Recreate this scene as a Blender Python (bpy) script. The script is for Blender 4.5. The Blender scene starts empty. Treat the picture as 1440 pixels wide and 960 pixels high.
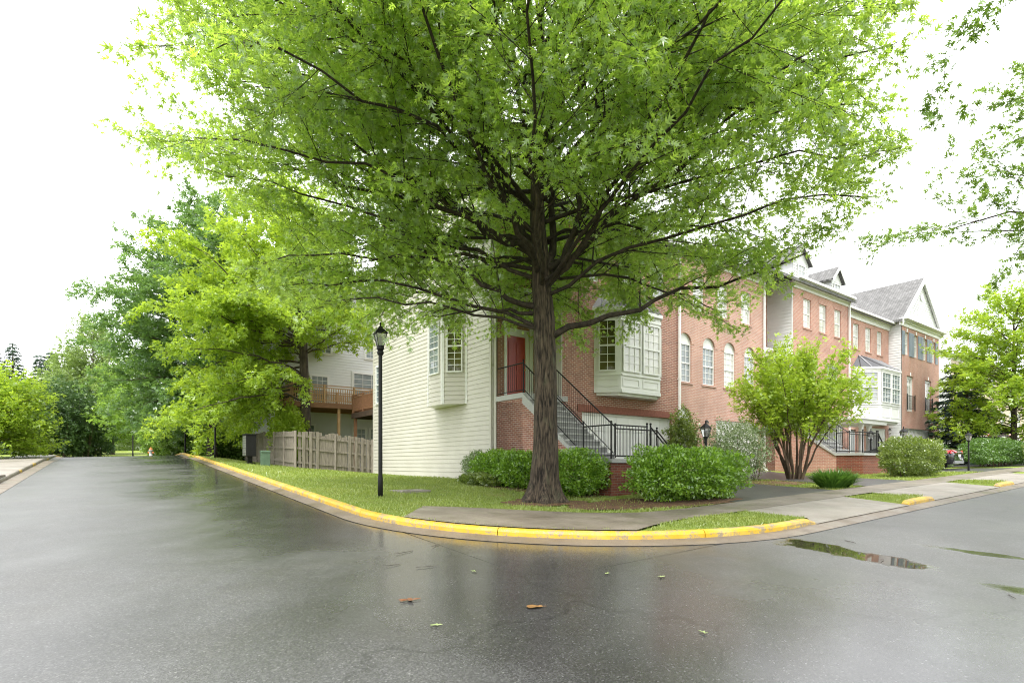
import bpy, math, random
import numpy as np
from mathutils import Vector, Matrix

# ------------------------------------------------------------------ camera, sky, sun, exposure
SC = bpy.context.scene
COL = SC.collection
CAM_H = 1.65
cd = bpy.data.cameras.new("camera")
cam = bpy.data.objects.new("camera", cd)
COL.objects.link(cam)
cd.sensor_fit = 'HORIZONTAL'
cd.sensor_width = 36.0
cd.lens = 36.0 * 774.0 / 1440.0
cd.shift_y = (652.0 - 480.0) / 1440.0
cd.clip_start = 0.05
cd.clip_end = 3000.0
cam.location = (0, 0, CAM_H)
cam.rotation_euler = (math.radians(90), 0, 0)
SC.camera = cam

world = bpy.data.worlds.new("World")
SC.world = world
world.use_nodes = True
wn, wl = world.node_tree.nodes, world.node_tree.links
for n in list(wn):
    wn.remove(n)
SUN_EL, SUN_ROT = math.radians(62), math.radians(200)
sky = wn.new('ShaderNodeTexSky'); sky.sky_type = 'NISHITA'; sky.sun_disc = False
sky.sun_elevation = SUN_EL; sky.sun_rotation = SUN_ROT; sky.dust_density = 3.0
hs = wn.new('ShaderNodeHueSaturation'); hs.inputs['Saturation'].default_value = 0.12
wl.new(sky.outputs[0], hs.inputs['Color'])
# an overcast layer: even pale cloud over the clear sky
tc = wn.new('ShaderNodeTexCoord')
mp = wn.new('ShaderNodeMapping'); mp.inputs['Scale'].default_value = (1.5, 1.5, 4.0)
wl.new(tc.outputs['Generated'], mp.inputs['Vector'])
nz = wn.new('ShaderNodeTexNoise'); nz.inputs['Scale'].default_value = 1.6; nz.inputs['Detail'].default_value = 4
wl.new(mp.outputs[0], nz.inputs['Vector'])
cr = wn.new('ShaderNodeValToRGB')
cr.color_ramp.elements[0].position = 0.3; cr.color_ramp.elements[0].color = (8.0, 8.2, 8.6, 1)
cr.color_ramp.elements[1].position = 0.7; cr.color_ramp.elements[1].color = (10.4, 10.45, 10.5, 1)
wl.new(nz.outputs[0], cr.inputs[0])
mx = wn.new('ShaderNodeMix'); mx.data_type = 'RGBA'; mx.inputs['Factor'].default_value = 0.85
wl.new(hs.outputs[0], mx.inputs['A']); wl.new(cr.outputs[0], mx.inputs['B'])
bg = wn.new('ShaderNodeBackground'); bg.inputs['Strength'].default_value = 0.1
wl.new(mx.outputs['Result'], bg.inputs['Color'])
wo = wn.new('ShaderNodeOutputWorld'); wl.new(bg.outputs[0], wo.inputs['Surface'])

sl = bpy.data.lights.new("sun", 'SUN'); sl.energy = 1.5; sl.angle = math.radians(20); sl.color = (1.0, 0.97, 0.92)
sun = bpy.data.objects.new("sun", sl); COL.objects.link(sun)
# sky texture: rotation 0 = +Y, clockwise
sd = Vector((math.sin(SUN_ROT) * math.cos(SUN_EL), math.cos(SUN_ROT) * math.cos(SUN_EL), math.sin(SUN_EL)))
sun.rotation_euler = (-sd).to_track_quat('-Z', 'Y').to_euler()
SC.view_settings.view_transform = 'Standard'
SC.view_settings.look = 'None'
SC.view_settings.exposure = 1.68
SC.view_settings.gamma = 1.0
SC.view_settings.use_curve_mapping = False
SC.render.engine = 'CYCLES'
cy = SC.cycles
cy.use_denoising = True; cy.denoising_prefilter = 'NONE'; cy.use_adaptive_sampling = False; cy.pixel_filter_type = 'BLACKMAN_HARRIS'; cy.filter_width = 1.1
cy.max_bounces = 8; cy.diffuse_bounces = 4; cy.glossy_bounces = 3; cy.transmission_bounces = 4; cy.transparent_max_bounces = 4
cy.caustics_reflective = False; cy.caustics_refractive = False

# ------------------------------------------------------------------ site frame and terrain
UX, UY = .8076, .5897                    # u runs along the row of houses, v back from the street
ANG = math.atan2(UY, UX)

def W(u, v, z=0.0):
    return Vector((u * UX - v * UY, u * UY + v * UX, z))

def sst(a, b, x):
    t = min(1, max(0, (x - a) / (b - a)))
    return t * t * (3 - 2 * t)

def base(u, v):
    vv = max(-40, v)
    if vv < 34:
        z = .054 * vv
    else:
        z = 1.836 + .27 * sst(34, 42, vv) - .2 * sst(41, 52, vv)
    if vv >= 52:
        z = 1.906 + .034 * (min(vv, 100) - 52)
    return z + .032 * max(-30, min(60, u))

def dcurb(u, v):
    cu, cv, r = 9.2, 10.1, 5.5
    if u < cu and v < cv:
        return r - math.hypot(u - cu, v - cv)
    return min(u - 3.7, v - 4.6)

ISLES = [(14.1, 15.7), (21.1, 22.7), (28.4, 29.8), (35.5, 37.0), (43, 45)]

def in_gap(u):
    return u > 9.9 and not any(a <= u <= b for a, b in ISLES)

def hz(u, v):
    if v > 15.4:
        return -.05 + .057 * 15.4 + .022 * u + .005 * (v - 15.4)
    return -.05 + .057 * v + .022 * u

def lawn_z(u, v):
    d = dcurb(u, v)
    w = min(1, max(0, d / 6.9))
    return (base(u, v) + .15) * (1 - w) + hz(u, v) * w

def in_poly(pu, pv, poly):
    pu = np.asarray(pu); pv = np.asarray(pv)
    ins = np.zeros(pu.shape, bool)
    n = len(poly)
    for i in range(n):
        x0, y0 = poly[i]; x1, y1 = poly[(i + 1) % n]
        c = ((y0 > pv) != (y1 > pv)) & (pu < (x1 - x0) * (pv - y0) / ((y1 - y0) if y1 != y0 else 1e-9) + x0)
        ins ^= c
    return ins

# ------------------------------------------------------------------ mesh helpers
class MB:
    def __init__(self):
        self.v = []; self.f = []; self.m = []; self.T = None

    def add(self, vs, fs, mi=0):
        o = len(self.v)
        if self.T is not None:
            vs = [self.T @ Vector(p) for p in vs]
        self.v.extend([tuple(p) for p in vs])
        for f in fs:
            self.f.append(tuple(i + o for i in f)); self.m.append(mi)

    def box(self, x0, x1, y0, y1, z0, z1, mi=0):
        vs = [(x0, y0, z0), (x1, y0, z0), (x1, y1, z0), (x0, y1, z0), (x0, y0, z1), (x1, y0, z1), (x1, y1, z1), (x0, y1, z1)]
        self.add(vs, [(0, 3, 2, 1), (4, 5, 6, 7), (0, 1, 5, 4), (1, 2, 6, 5), (2, 3, 7, 6), (3, 0, 4, 7)], mi)

    def fbox(self, F, a0, a1, d0, d1, z0, z1, mi=0):
        vs = [F(a, d, z) for z in (z0, z1) for (a, d) in ((a0, d1), (a1, d1), (a1, d0), (a0, d0))]
        self.add(vs, [(0, 3, 2, 1), (4, 5, 6, 7), (0, 1, 5, 4), (1, 2, 6, 5), (2, 3, 7, 6), (3, 0, 4, 7)], mi)

    def quad(self, a, b, c, d, mi=0):
        self.add([a, b, c, d], [(0, 1, 2, 3)], mi)

    def prism(self, poly, e, mi=0):
        """poly: list of 3D points, e: extrusion vector"""
        n = len(poly); e = Vector(e)
        vs = [Vector(p) for p in poly] + [Vector(p) + e for p in poly]
        fs = [tuple(range(n - 1, -1, -1)), tuple(range(n, 2 * n))]
        for i in range(n):
            j = (i + 1) % n
            fs.append((i, j, n + j, n + i))
        self.add(vs, fs, mi)

    def tube(self, pts, rad, n=8, mi=0, cap=True):
        pts = [Vector(p) for p in pts]
        if not hasattr(rad, '__len__'):
            rad = [rad] * len(pts)
        vs = []; fs = []
        up = Vector((0, 0, 1))
        prev = None
        for i, p in enumerate(pts):
            t = (pts[min(i + 1, len(pts) - 1)] - pts[max(i - 1, 0)])
            if t.length < 1e-9: t = Vector((0, 0, 1))
            t.normalize()
            if prev is None:
                a = t.cross(up)
                if a.length < 1e-3: a = t.cross(Vector((1, 0, 0)))
            else:
                a = prev - t * prev.dot(t)
                if a.length < 1e-4: a = t.cross(Vector((1, 0, 0)))
            a.normalize(); prev = a
            b = t.cross(a)
            for k in range(n):
                th = 2 * math.pi * k / n
                vs.append(p + (a * math.cos(th) + b * math.sin(th)) * rad[i])
        for i in range(len(pts) - 1):
            for k in range(n):
                k2 = (k + 1) % n
                fs.append((i * n + k, i * n + k2, (i + 1) * n + k2, (i + 1) * n + k))
        if cap:
            fs.append(tuple(range(n - 1, -1, -1)))
            fs.append(tuple(range((len(pts) - 1) * n, len(pts) * n)))
        self.add(vs, fs, mi)

    def lathe(self, prof, n=16, mi=0, c=(0, 0), a0=0.0):
        vs = []; fs = []
        for r, z in prof:
            for k in range(n):
                th = a0 + 2 * math.pi * k / n
                vs.append((c[0] + r * math.cos(th), c[1] + r * math.sin(th), z))
        for i in range(len(prof) - 1):
            for k in range(n):
                k2 = (k + 1) % n
                fs.append((i * n + k, i * n + k2, (i + 1) * n + k2, (i + 1) * n + k))
        fs.append(tuple(range(n - 1, -1, -1)))
        fs.append(tuple(range((len(prof) - 1) * n, len(prof) * n)))
        self.add(vs, fs, mi)

    def grid(self, fn, nu, nv, mi=0):
        vs = [fn(i / nu, j / nv) for j in range(nv + 1) for i in range(nu + 1)]
        fs = [(j * (nu + 1) + i, j * (nu + 1) + i + 1, (j + 1) * (nu + 1) + i + 1, (j + 1) * (nu + 1) + i) for j in range(nv) for i in range(nu)]
        self.add(vs, fs, mi)

    def build(self, name, mats, parent=None, smooth=False, loc=None, rotz=None, bevel=0):
        me = bpy.data.meshes.new(name)
        me.from_pydata(self.v, [], self.f)
        if not isinstance(mats, (list, tuple)): mats = [mats]
        for m in mats: me.materials.append(m)
        if len(mats) > 1: me.polygons.foreach_set('material_index', self.m)
        if smooth:
            me.polygons.foreach_set('use_smooth', [True] * len(me.polygons))
        me.update()
        o = bpy.data.objects.new(name, me); COL.objects.link(o)
        if parent is not None: o.parent = parent
        if loc is not None: o.location = loc
        if rotz is not None: o.rotation_euler = (0, 0, rotz)
        if bevel:
            b = o.modifiers.new('bevel', 'BEVEL'); b.width = bevel; b.segments = 2; b.limit_method = 'ANGLE'
        return o

def tag(o, label=None, cat=None, group=None, kind=None):
    if label: o['label'] = label
    if cat: o['category'] = cat
    if group: o['group'] = group
    if kind: o['kind'] = kind
    return o

def thing(name, label, cat, loc=(0, 0, 0), rotz=0.0, group=None):
    o = bpy.data.objects.new(name, None); COL.objects.link(o)
    o.empty_display_size = .2
    o.location = loc; o.rotation_euler = (0, 0, rotz)
    return tag(o, label, cat, group)

def copy_tree(o, parent=None):
    c = o.copy(); COL.objects.link(c); c.parent = parent
    for ch in list(o.children): copy_tree(ch, c)
    return c

# ------------------------------------------------------------------ materials
def mat_new(name):
    m = bpy.data.materials.new(name); m.use_nodes = True
    nt = m.node_tree
    for n in list(nt.nodes): nt.nodes.remove(n)
    out = nt.nodes.new('ShaderNodeOutputMaterial')
    p = nt.nodes.new('ShaderNodeBsdfPrincipled')
    nt.links.new(p.outputs[0], out.inputs[0])
    return m, nt, p, out

def N(nt, t, **kw):
    n = nt.nodes.new(t)
    for k, v in kw.items():
        if k.startswith('i_'):
            n.inputs[k[2:].replace('_', ' ')].default_value = v
        else: setattr(n, k, v)
    return n

def ramp(nt, src, stops, link=None):
    r = nt.nodes.new('ShaderNodeValToRGB')
    el = r.color_ramp.elements
    while len(el) < len(stops): el.new(0.5)
    for e, (p, c) in zip(el, stops):
        e.position = p
        e.color = (c[0], c[1], c[2], 1) if hasattr(c, '__len__') else (c, c, c, 1)
    nt.links.new(src, r.inputs[0])
    return r.outputs[0]

def noise(nt, vec, scale, detail=4, rough=.55, dist=0):
    n = nt.nodes.new('ShaderNodeTexNoise')
    n.inputs['Scale'].default_value = scale; n.inputs['Detail'].default_value = detail
    n.inputs['Roughness'].default_value = rough; n.inputs['Distortion'].default_value = dist
    if vec is not None: nt.links.new(vec, n.inputs['Vector'])
    return n.outputs[0]

def objco(nt, scale=(1, 1, 1)):
    t = nt.nodes.new('ShaderNodeTexCoord')
    if scale == (1, 1, 1): return t.outputs['Object']
    m = nt.nodes.new('ShaderNodeMapping'); m.inputs['Scale'].default_value = scale
    nt.links.new(t.outputs['Object'], m.inputs['Vector'])
    return m.outputs[0]

def mixc(nt, fac, a, b, mode='MIX'):
    m = nt.nodes.new('ShaderNodeMix'); m.data_type = 'RGBA'; m.blend_type = mode
    for s, k in ((fac, 'Factor'), (a, 'A'), (b, 'B')):
        if isinstance(s, (int, float)): m.inputs[k].default_value = s
        elif isinstance(s, tuple): m.inputs[k].default_value = (*s, 1) if len(s) == 3 else s
        else: nt.links.new(s, m.inputs[k])
    return m.outputs['Result']

def bump(nt, p, h, strength=.3, dist=.01):
    b = nt.nodes.new('ShaderNodeBump'); b.inputs['Strength'].default_value = strength; b.inputs['Distance'].default_value = dist
    nt.links.new(h, b.inputs['Height']); nt.links.new(b.outputs[0], p.inputs['Normal'])

def math_n(nt, op, a, b=None):
    m = nt.nodes.new('ShaderNodeMath'); m.operation = op
    for i, s in enumerate((a, b)):
        if s is None: continue
        if isinstance(s, (int, float)): m.inputs[i].default_value = s
        else: nt.links.new(s, m.inputs[i])
    return m.outputs[0]

def m_noisy(name, c1, c2, scale=6, rough=.6, bump_s=.15, bscale=60, detail=6, metallic=0.0, stretch=(1, 1, 1), spec=.5, bdist=.01):
    m, nt, p, o = mat_new(name)
    co = objco(nt, stretch)
    nt.links.new(ramp(nt, noise(nt, co, scale, detail), [(.3, c1), (.7, c2)]), p.inputs['Base Color'])
    p.inputs['Roughness'].default_value = rough; p.inputs['Metallic'].default_value = metallic
    p.inputs['Specular IOR Level'].default_value = spec
    if bump_s: bump(nt, p, noise(nt, co, bscale, 4), bump_s, bdist)
    return m

def m_brick(name, c1, c2, mortar, row=.0677):
    m, nt, p, o = mat_new(name)
    t = nt.nodes.new('ShaderNodeTexCoord')
    s = nt.nodes.new('ShaderNodeSeparateXYZ'); nt.links.new(t.outputs['Object'], s.inputs[0])
    c = nt.nodes.new('ShaderNodeCombineXYZ')
    nt.links.new(math_n(nt, 'ADD', s.outputs[0], s.outputs[1]), c.inputs[0]); nt.links.new(s.outputs[2], c.inputs[1])
    b = nt.nodes.new('ShaderNodeTexBrick')
    b.inputs['Scale'].default_value = 1.0; b.inputs['Mortar Size'].default_value = .007; b.inputs['Mortar Smooth'].default_value = .2
    b.inputs['Brick Width'].default_value = .21; b.inputs['Row Height'].default_value = row; b.inputs['Bias'].default_value = -.1
    b.inputs['Color1'].default_value = (*c1, 1); b.inputs['Color2'].default_value = (*c2, 1); b.inputs['Mortar'].default_value = (*mortar, 1)
    nt.links.new(c.outputs[0], b.inputs['Vector'])
    big = ramp(nt, noise(nt, t.outputs['Object'], .9, 5), [(.3, .82), (.7, 1.1)])
    fine = ramp(nt, noise(nt, t.outputs['Object'], 25, 3), [(.3, .85), (.7, 1.12)])
    nt.links.new(mixc(nt, 1.0, mixc(nt, 1.0, b.outputs['Color'], big, 'MULTIPLY'), fine, 'MULTIPLY'), p.inputs['Base Color'])
    p.inputs['Roughness'].default_value = .85
    inv = math_n(nt, 'SUBTRACT', 1.0, b.outputs['Fac'])
    bump(nt, p, inv, .5, .006)
    return m

def m_leaf(name, dark, light, trans, tfac=.45, gloss=.06):
    """dark/light: reflectance at either end of the per-leaf tint; trans: colour of light passing through"""
    m = bpy.data.materials.new(name); m.use_nodes = True
    nt = m.node_tree
    for n in list(nt.nodes): nt.nodes.remove(n)
    out = nt.nodes.new('ShaderNodeOutputMaterial')
    at = nt.nodes.new('ShaderNodeAttribute'); at.attribute_name = 'tint'
    col = mixc(nt, at.outputs['Fac'], dark, light)
    tcol = mixc(nt, at.outputs['Fac'], tuple(x * .75 for x in trans), tuple(x * 1.15 for x in trans))
    d = nt.nodes.new('ShaderNodeBsdfDiffuse'); nt.links.new(col, d.inputs[0])
    t = nt.nodes.new('ShaderNodeBsdfTranslucent'); nt.links.new(tcol, t.inputs[0])
    g = nt.nodes.new('ShaderNodeBsdfGlossy'); g.inputs['Roughness'].default_value = .32; g.inputs[0].default_value = (.9, .95, .9, 1)
    a = nt.nodes.new('ShaderNodeMixShader'); a.inputs[0].default_value = tfac
    nt.links.new(d.outputs[0], a.inputs[1]); nt.links.new(t.outputs[0], a.inputs[2])
    b = nt.nodes.new('ShaderNodeMixShader'); b.inputs[0].default_value = gloss
    nt.links.new(a.outputs[0], b.inputs[1]); nt.links.new(g.outputs[0], b.inputs[2])
    nt.links.new(b.outputs[0], out.inputs[0])
    return m

def m_asphalt():
    m, nt, p, o = mat_new('wet_asphalt')
    co = objco(nt)
    grain = noise(nt, co, 95, 3, .7)
    v = nt.nodes.new('ShaderNodeTexVoronoi'); v.inputs['Scale'].default_value = 85; nt.links.new(co, v.inputs['Vector'])
    stone = ramp(nt, v.outputs['Color'], [(.0, .038), (.5, .060), (.85, .09), (1, .18)])
    big = noise(nt, co, .35, 5, .6, .6)
    mid = noise(nt, objco(nt, (1.0, 1.0, 1.0)), 1.7, 5)
    c = mixc(nt, 1.0, stone, ramp(nt, big, [(.3, .75), (.7, 1.25)]), 'MULTIPLY')
    c = mixc(nt, 1.0, c, ramp(nt, mid, [(.3, (.92, .9, .86)), (.7, (1.05, 1.05, 1.05))]), 'MULTIPLY')
    # hairline cracks
    vc = nt.nodes.new('ShaderNodeTexVoronoi'); vc.feature = 'DISTANCE_TO_EDGE'; vc.inputs['Scale'].default_value = .12
    wob = nt.nodes.new('ShaderNodeVectorMath'); wob.operation = 'ADD'
    nn = nt.nodes.new('ShaderNodeTexNoise'); nn.inputs['Scale'].default_value = 1.4; nn.inputs['Detail'].default_value = 6; nt.links.new(co, nn.inputs['Vector'])
    nt.links.new(co, wob.inputs[0]); nt.links.new(nn.outputs['Color'], wob.inputs[1]); nt.links.new(wob.outputs[0], vc.inputs['Vector'])
    crack = ramp(nt, vc.outputs['Distance'], [(.0, 0.0), (.0006, 1.0)])
    c = mixc(nt, 1.0, c, ramp(nt, crack, [(0, .7), (1, 1.0)]), 'MULTIPLY')
    nt.links.new(c, p.inputs['Base Color'])
    dt = nt.nodes.new('ShaderNodeVectorMath'); dt.operation = 'DOT_PRODUCT'; dt.inputs[1].default_value = (.8076, .5897, 0)
    nt.links.new(co, dt.inputs[0])
    wob2 = math_n(nt, 'MULTIPLY', math_n(nt, 'SUBTRACT', noise(nt, co, .3, 4, .6), .5), 5.0)
    uu = math_n(nt, 'ADD', dt.outputs['Value'], wob2)
    across = ramp(nt, math_n(nt, 'DIVIDE', math_n(nt, 'ADD', uu, 4.0), 16.0), [(.0, .35), (.28, .3), (.42, .85), (.56, .8), (.72, .4), (1, .35)])
    film = noise(nt, objco(nt, (.8, .45, 1)), .55, 5, .55, .5)
    wet = math_n(nt, 'ADD', math_n(nt, 'MULTIPLY', across, .6), math_n(nt, 'MULTIPLY', film, .55))
    nt.links.new(ramp(nt, wet, [(.42, .50), (.58, .38), (.72, .2), (.86, .12)]), p.inputs['Roughness'])
    c = mixc(nt, 1.0, c, ramp(nt, wet, [(.4, 1.25), (.6, 1.0), (.8, .72)]), 'MULTIPLY')
    nt.links.new(c, p.inputs['Base Color'])
    rough_src = p.inputs['Roughness'].links[0].from_socket; col_src = p.inputs['Base Color'].links[0].from_socket
    pud = None
    edge = math_n(nt, 'MULTIPLY', math_n(nt, 'SUBTRACT', noise(nt, co, 1.6, 5, .6), .5), 2.2)
    for (pu, pv, ru, rv, rot) in ((8.15, 3.5, 1.25, .36, -1.70), (7.75, 1.35, .55, .24, -1.4), (9.6, 2.4, .7, .22, -1.5)):
        mpn = nt.nodes.new('ShaderNodeMapping'); mpn.vector_type = 'TEXTURE'
        w = W(pu, pv, 0)
        mpn.inputs['Location'].default_value = (w.x, w.y, 0); mpn.inputs['Rotation'].default_value = (0, 0, rot + ANG); mpn.inputs['Scale'].default_value = (ru, rv, 1000)
        nt.links.new(co, mpn.inputs['Vector'])
        ln = nt.nodes.new('ShaderNodeVectorMath'); ln.operation = 'LENGTH'; nt.links.new(mpn.outputs[0], ln.inputs[0])
        m1 = ramp(nt, math_n(nt, 'ADD', ln.outputs['Value'], edge), [(.72, 1.0) if pud is None else (.35, .8), (1.0, 0.0)])
        pud = m1 if pud is None else math_n(nt, 'MAXIMUM', pud, m1)
    nt.links.new(mixc(nt, pud, rough_src, (.025, .025, .025)), p.inputs['Roughness'])
    nt.links.new(mixc(nt, pud, col_src, (.03, .026, .02)), p.inputs['Base Color'])
    p.inputs['IOR'].default_value = 1.6
    h = math_n(nt, 'ADD', math_n(nt, 'MULTIPLY', v.outputs['Distance'], .7), grain)
    b = nt.nodes.new('ShaderNodeBump'); b.inputs['Distance'].default_value = .004
    nt.links.new(math_n(nt, 'MULTIPLY', ramp(nt, wet, [(.45, .2), (.85, .04)]), math_n(nt, 'SUBTRACT', 1.0, pud)), b.inputs['Strength'])
    nt.links.new(h, b.inputs['Height']); nt.links.new(b.outputs[0], p.inputs['Normal'])
    return m

def m_concrete(name, c1, c2, rough=.55):
    m, nt, p, o = mat_new(name)
    co = objco(nt)
    a = ramp(nt, noise(nt, co, 1.1, 6, .65), [(.3, c1), (.7, c2)])
    g = ramp(nt, noise(nt, co, 70, 3), [(.3, .8), (.7, 1.15)])
    nt.links.new(mixc(nt, 1.0, a, g, 'MULTIPLY'), p.inputs['Base Color'])
    nt.links.new(ramp(nt, noise(nt, co, 1.6, 4), [(.35, rough - .2), (.65, rough + .15)]), p.inputs['Roughness'])
    bump(nt, p, noise(nt, co, 120, 3), .25, .004)
    return m

def m_kerb():
    m, nt, p, o = mat_new('yellow_kerb_paint')
    co = objco(nt)
    w = noise(nt, co, 5.5, 7, .72)
    w2 = noise(nt, co, 42, 4, .7)
    f = math_n(nt, 'ADD', math_n(nt, 'MULTIPLY', w, .65), math_n(nt, 'MULTIPLY', w2, .35))
    yel = ramp(nt, noise(nt, co, 2.3, 5), [(.3, (.48, .28, .012)), (.55, (.56, .36, .02)), (.78, (.62, .45, .12))])
    con = (.26, .21, .15)
    nt.links.new(mixc(nt, ramp(nt, f, [(.43, 1.0), (.50, 0.0)]), yel, con), p.inputs['Base Color'])
    p.inputs['Roughness'].default_value = .55
    bump(nt, p, f, .3, .01)
    return m

def m_lawn():
    m, nt, p, o = mat_new('lawn_turf')
    co = objco(nt)
    a = ramp(nt, noise(nt, co, .7, 6, .6), [(.3, (.21, .24, .045)), (.5, (.20, .275, .045)), (.7, (.32, .30, .10))])
    b = ramp(nt, noise(nt, co, 55, 3, .7), [(.25, .5), (.75, 1.35)])
    nt.links.new(mixc(nt, 1.0, a, b, 'MULTIPLY'), p.inputs['Base Color'])
    p.inputs['Roughness'].default_value = .8; p.inputs['Specular IOR Level'].default_value = .2
    bump(nt, p, noise(nt, co, 70, 4), .7, .03)
    return m

def m_shingle(name, c1, c2):
    m, nt, p, o = mat_new(name)
    t = nt.nodes.new('ShaderNodeTexCoord')
    b = nt.nodes.new('ShaderNodeTexBrick'); b.inputs['Scale'].default_value = 1
    b.inputs['Brick Width'].default_value = .3; b.inputs['Row Height'].default_value = .16; b.inputs['Mortar Size'].default_value = .008
    b.inputs['Color1'].default_value = (*c1, 1); b.inputs['Color2'].default_value = (*c2, 1); b.inputs['Mortar'].default_value = (c1[0] * .4, c1[1] * .4, c1[2] * .4, 1)
    nt.links.new(t.outputs['Object'], b.inputs['Vector'])
    nt.links.new(mixc(nt, 1.0, b.outputs['Color'], ramp(nt, noise(nt, t.outputs['Object'], 3, 5), [(.3, .75), (.7, 1.2)]), 'MULTIPLY'), p.inputs['Base Color'])
    p.inputs['Roughness'].default_value = .8
    return m

def m_simple(name, c, rough=.5, metallic=0, spec=.5, coat=0, trans=0, ior=1.5):
    m, nt, p, o = mat_new(name)
    p.inputs['Base Color'].default_value = (*c, 1); p.inputs['Roughness'].default_value = rough; p.inputs['Metallic'].default_value = metallic
    p.inputs['Specular IOR Level'].default_value = spec; p.inputs['Coat Weight'].default_value = coat; p.inputs['Transmission Weight'].default_value = trans; p.inputs['IOR'].default_value = ior
    return m

def m_pane(name, c1, c2, stripes=0, ior=1.75):
    """window pane: glossy glass over a curtain, blind or dark room"""
    m, nt, p, o = mat_new(name)
    co = objco(nt)
    c = ramp(nt, noise(nt, co, 1.7, 3), [(.35, c1), (.65, c2)])
    if stripes:
        s = nt.nodes.new('ShaderNodeSeparateXYZ'); nt.links.new(co, s.inputs[0])
        w = math_n(nt, 'FRACT', math_n(nt, 'MULTIPLY', s.outputs[2], stripes))
        c = mixc(nt, 1.0, c, ramp(nt, w, [(0, .55), (.2, 1.0), (.9, 1.05)]), 'MULTIPLY')
    nt.links.new(c, p.inputs['Base Color'])
    p.inputs['Roughness'].default_value = .04; p.inputs['IOR'].default_value = ior
    nb = nt.nodes.new('ShaderNodeBump'); nb.inputs['Strength'].default_value = .06; nb.inputs['Distance'].default_value = .02
    nt.links.new(noise(nt, co, 2.2, 1), nb.inputs['Height']); nt.links.new(nb.outputs[0], p.inputs['Normal'])
    return m

def m_bark(name, c1, c2, sx=11, sz=1.3, plates=0):
    m, nt, p, o = mat_new(name)
    co = objco(nt, (sx, sx, sz))
    n = noise(nt, co, 1.0, 6, .65, .4)
    if plates:
        v = nt.nodes.new('ShaderNodeTexVoronoi'); v.feature = 'DISTANCE_TO_EDGE'; v.inputs['Scale'].default_value = 1.0
        w = nt.nodes.new('ShaderNodeVectorMath'); w.operation = 'ADD'
        q = nt.nodes.new('ShaderNodeTexNoise'); q.inputs['Scale'].default_value = 1.2; q.inputs['Detail'].default_value = 5
        pc = objco(nt, (plates, plates, plates * .09)); nt.links.new(pc, q.inputs['Vector'])
        nt.links.new(pc, w.inputs[0]); nt.links.new(q.outputs['Color'], w.inputs[1]); nt.links.new(w.outputs[0], v.inputs['Vector'])
        ridge = ramp(nt, v.outputs['Distance'], [(.0, .0), (.3, .7), (.6, 1.0)])
        n = math_n(nt, 'ADD', math_n(nt, 'MULTIPLY', n, .8), math_n(nt, 'MULTIPLY', ridge, .22))
    fl = noise(nt, objco(nt), 2.2, 4)
    c = ramp(nt, n, [(.32, c1), (.5, tuple((a + b) / 2 for a, b in zip(c1, c2))), (.68, c2)])
    c = mixc(nt, 1.0, c, ramp(nt, fl, [(.3, .65), (.7, 1.25)]), 'MULTIPLY')
    if plates:      # thin lichen film in patches
        c = mixc(nt, ramp(nt, noise(nt, objco(nt, (3, 3, 1.4)), 1.3, 6, .7), [(.56, 0.0), (.68, .4)]), c, (.13, .14, .085))
    nt.links.new(c, p.inputs['Base Color'])
    p.inputs['Roughness'].default_value = .8; p.inputs['Specular IOR Level'].default_value = .3
    bump(nt, p, n, .9, .05)
    return m

M = {}
M['asphalt'] = m_asphalt()
M['driveway'] = m_noisy('driveway_asphalt', (.045, .045, .047), (.075, .073, .07), 2.2, .42, .3, 90)
M['concrete'] = m_concrete('damp_concrete', (.185, .165, .135), (.31, .28, .245), .6)
M['walk'] = m_concrete('sidewalk_concrete', (.125, .105, .08), (.24, .205, .165), .5)
M['gutter'] = m_concrete('gutter_concrete', (.12, .095, .072), (.21, .17, .13), .5)
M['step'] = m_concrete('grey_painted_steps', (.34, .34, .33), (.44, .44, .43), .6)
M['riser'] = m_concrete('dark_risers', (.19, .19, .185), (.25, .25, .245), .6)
M['kerb'] = m_kerb()
M['lawn'] = m_lawn()
M['mulch'] = m_noisy('pine_mulch', (.07, .035, .018), (.2, .11, .05), 9, .9, .8, 40, bdist=.03)
M['brick_dark'] = m_brick('dark_red_brick', (.34, .14, .098), (.225, .088, .065), (.54, .47, .40))
M['brick_pink'] = m_brick('pink_brick', (.50, .275, .215), (.44, .225, .175), (.56, .49, .43))
M['brick_mid'] = m_brick('mid_red_brick', (.47, .235, .18), (.39, .18, .138), (.52, .44, .37))
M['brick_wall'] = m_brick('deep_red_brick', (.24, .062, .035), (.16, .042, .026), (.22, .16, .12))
M['brick_soldier'] = m_noisy('brick_soldier_course', (.18, .065, .045), (.27, .1, .07), 12, .85, .3, 60)
M['siding'] = m_noisy('cream_vinyl_siding', (.475, .455, .40), (.54, .52, .46), 1.1, .5, .05, 30)
M['siding_white'] = m_noisy('white_vinyl_siding', (.60, .61, .61), (.66, .665, .66), 1.3, .5, .05, 30)
M['siding_beige'] = m_noisy('beige_board_siding', (.45, .36, .28), (.54, .44, .35), .7, .6, .1, 30, stretch=(4, 4, .6))
M['trim'] = m_noisy('white_trim_paint', (.68, .68, .665), (.74, .74, .725), 3, .4, .03, 40)
M['shingle'] = m_shingle('grey_shingles', (.12, .118, .115), (.165, .162, .16))
M['shingle_dark'] = m_shingle('slate_grey_shingles', (.10, .105, .12), (.15, .155, .17))
M['metal_roof'] = m_simple('dark_metal_roof', (.10, .10, .105), .35, .6)
M['iron'] = m_noisy('black_iron_paint', (.006, .006, .006), (.013, .013, .013), 20, .5, .05, 60, spec=.25)
M['lamp_glass'] = m_simple('lantern_glass', (.82, .84, .82), .12, 0, .5, 0, .75)
M['bulb'] = m_simple('lamp_bulb', (.85, .8, .7), .4)
M['door_red'] = m_noisy('dark_red_door_paint', (.34, .03, .018), (.40, .045, .025), 2, .35, .03, 30)
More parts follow.
